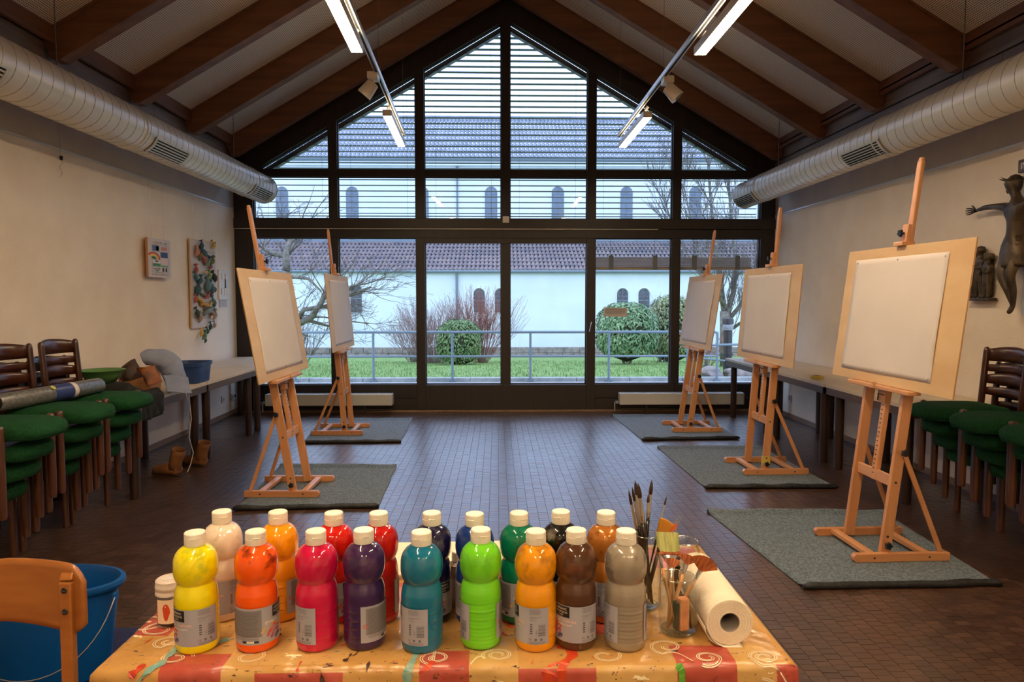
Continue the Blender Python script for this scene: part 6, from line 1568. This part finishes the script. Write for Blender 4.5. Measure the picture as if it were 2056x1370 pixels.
q = MB(); q.grid(16, 3, lambda u, v: (lambda a, r: (r * math.cos(a), -.003 + LT * v, max(r * math.sin(a), -RT - .003)))(math.radians(-170 + 60 * u), RT + .004 + .003 * math.sin(u * PI))); q.build('loose_sheet', M['towel'], e, smooth=True, solid=.0005)

# ------------------------------------------------------------------ plywood chair, bucket and rug at lower left
M['plyc'] = plain('chair_plywood', srgb(168, 106, 50), .35, 0, srgb(148, 88, 38), 2, (2, 12, 12), .02, None, 5, coat=.3)
ch_ = empty('plywood_chair', (-1.165, 1.62, 0), 0, 'varnished plywood chair with curved backrest, cut off by the left picture edge', 'chair')
q = MB()
def bk(u, v):
    t_ = 2 * u - 1; x = t_ * .205; hh = .075 * (1 - .0) * (1 - max(0, abs(t_) - .80) ** 2 * 10); z = .745 + (2 * v - 1) * hh * (1 - .12 * t_ * (-1)) + .012 * (1 - t_ * t_) - .010 * abs(t_)
    return (x, .035 * t_ * t_ * -1 + .02, z + t_ * .004)
q.grid(40, 12, bk); q.build('backrest', M['plyc'], ch_, smooth=True, solid=.010)
for s in (-1, 1):
    q = MB(); q.bar((s * .163, -.022, 0), (s * .163, -.014, .79), .030, .020, (0, 1, 0)); q.bar((s * .163, -.014, .79), (s * .163, -.004, .806), .030, .018, (0, 1, 0)); q.build('leg', M['plyc'], ch_, bevel=.004)
    for zz in (.772, .722): MB().tube([(s * .163, -.0255, zz), (s * .163, -.0275, zz), (s * .163, -.0275, zz)], [.0075, .0065, .003], 14).build('screw', M['darksteel'], ch_, smooth=30)
    q = MB(); q.bar((s * .17, -.40, 0), (s * .165, -.40, .43), .028, .028, (0, 1, 0)); q.build('leg', M['plyc'], ch_, bevel=.004)
    MB().bar((s * .163, -.02, .40), (s * .165, -.40, .41), .02, .05, (0, 0, 1)).build('side_rail', M['plyc'], ch_, bevel=.002)
q = MB(); q.grid(24, 10, lambda u, v: ((2 * u - 1) * .20, -.03 - .40 * v, .445 - .012 * math.sin(PI * u) + .01 * v)); q.build('seat', M['plyc'], ch_, smooth=True, solid=.012)
bk_ = empty('bucket', (-1.70, 2.62, 0), 0, 'large blue plastic bucket with wire handle behind the plywood chair', 'bucket')
q = MB()
def bu(u, v):
    a = u * 2 * PI; prof = ((0, .008), (.70, .008), (.80, .012), (.955, .335), (1.03, .345), (1.06, .36), (1.05, .372), (.985, .374), (.95, .355), (.79, .016), (0, .014)); rr, z = prof[min(10, int(v * 10 + 1e-6))]
    return (.262 * rr * math.cos(a), .150 * rr * math.sin(a), z)
q.grid(56, 11, bu, True); q.build('bucket_body', M['bluedark'], bk_, smooth=35)
q = MB(); q.tube([(.272 * math.cos(a), -.05 - .135 * math.sin(a) ** .8 if math.sin(a) > 0 else -.05, .325 - .25 * abs(math.sin(a))) for a in [PI * k / 24 for k in range(25)]], .0026, 6); q.build('wire_handle', M['steel'], bk_, smooth=True)
for s in (-1, 1): MB().box((s * .268, -.04, .322), (.012, .03, .03)).build('handle_lug', M['bluedark'], bk_, bevel=.004)
e = empty('floor_rug', (-2.05, 2.72, 0), 0, 'dark blue rug on the floor under the bucket', 'rug')
q = MB(); q.grid(30, 20, lambda u, v: (-.6 + 1.55 * u, -.62 + .90 * v, .004 + .002 * mnoise.noise(Vector((u * 6, v * 6, 0))))); q.build('rug_pile', plain('blue_rug', srgb(28, 36, 88), .95, 0, srgb(20, 26, 66), 60, (1, 1, 1), .5, 90), e, smooth=True, solid=.006)
bk_.location.z = .009
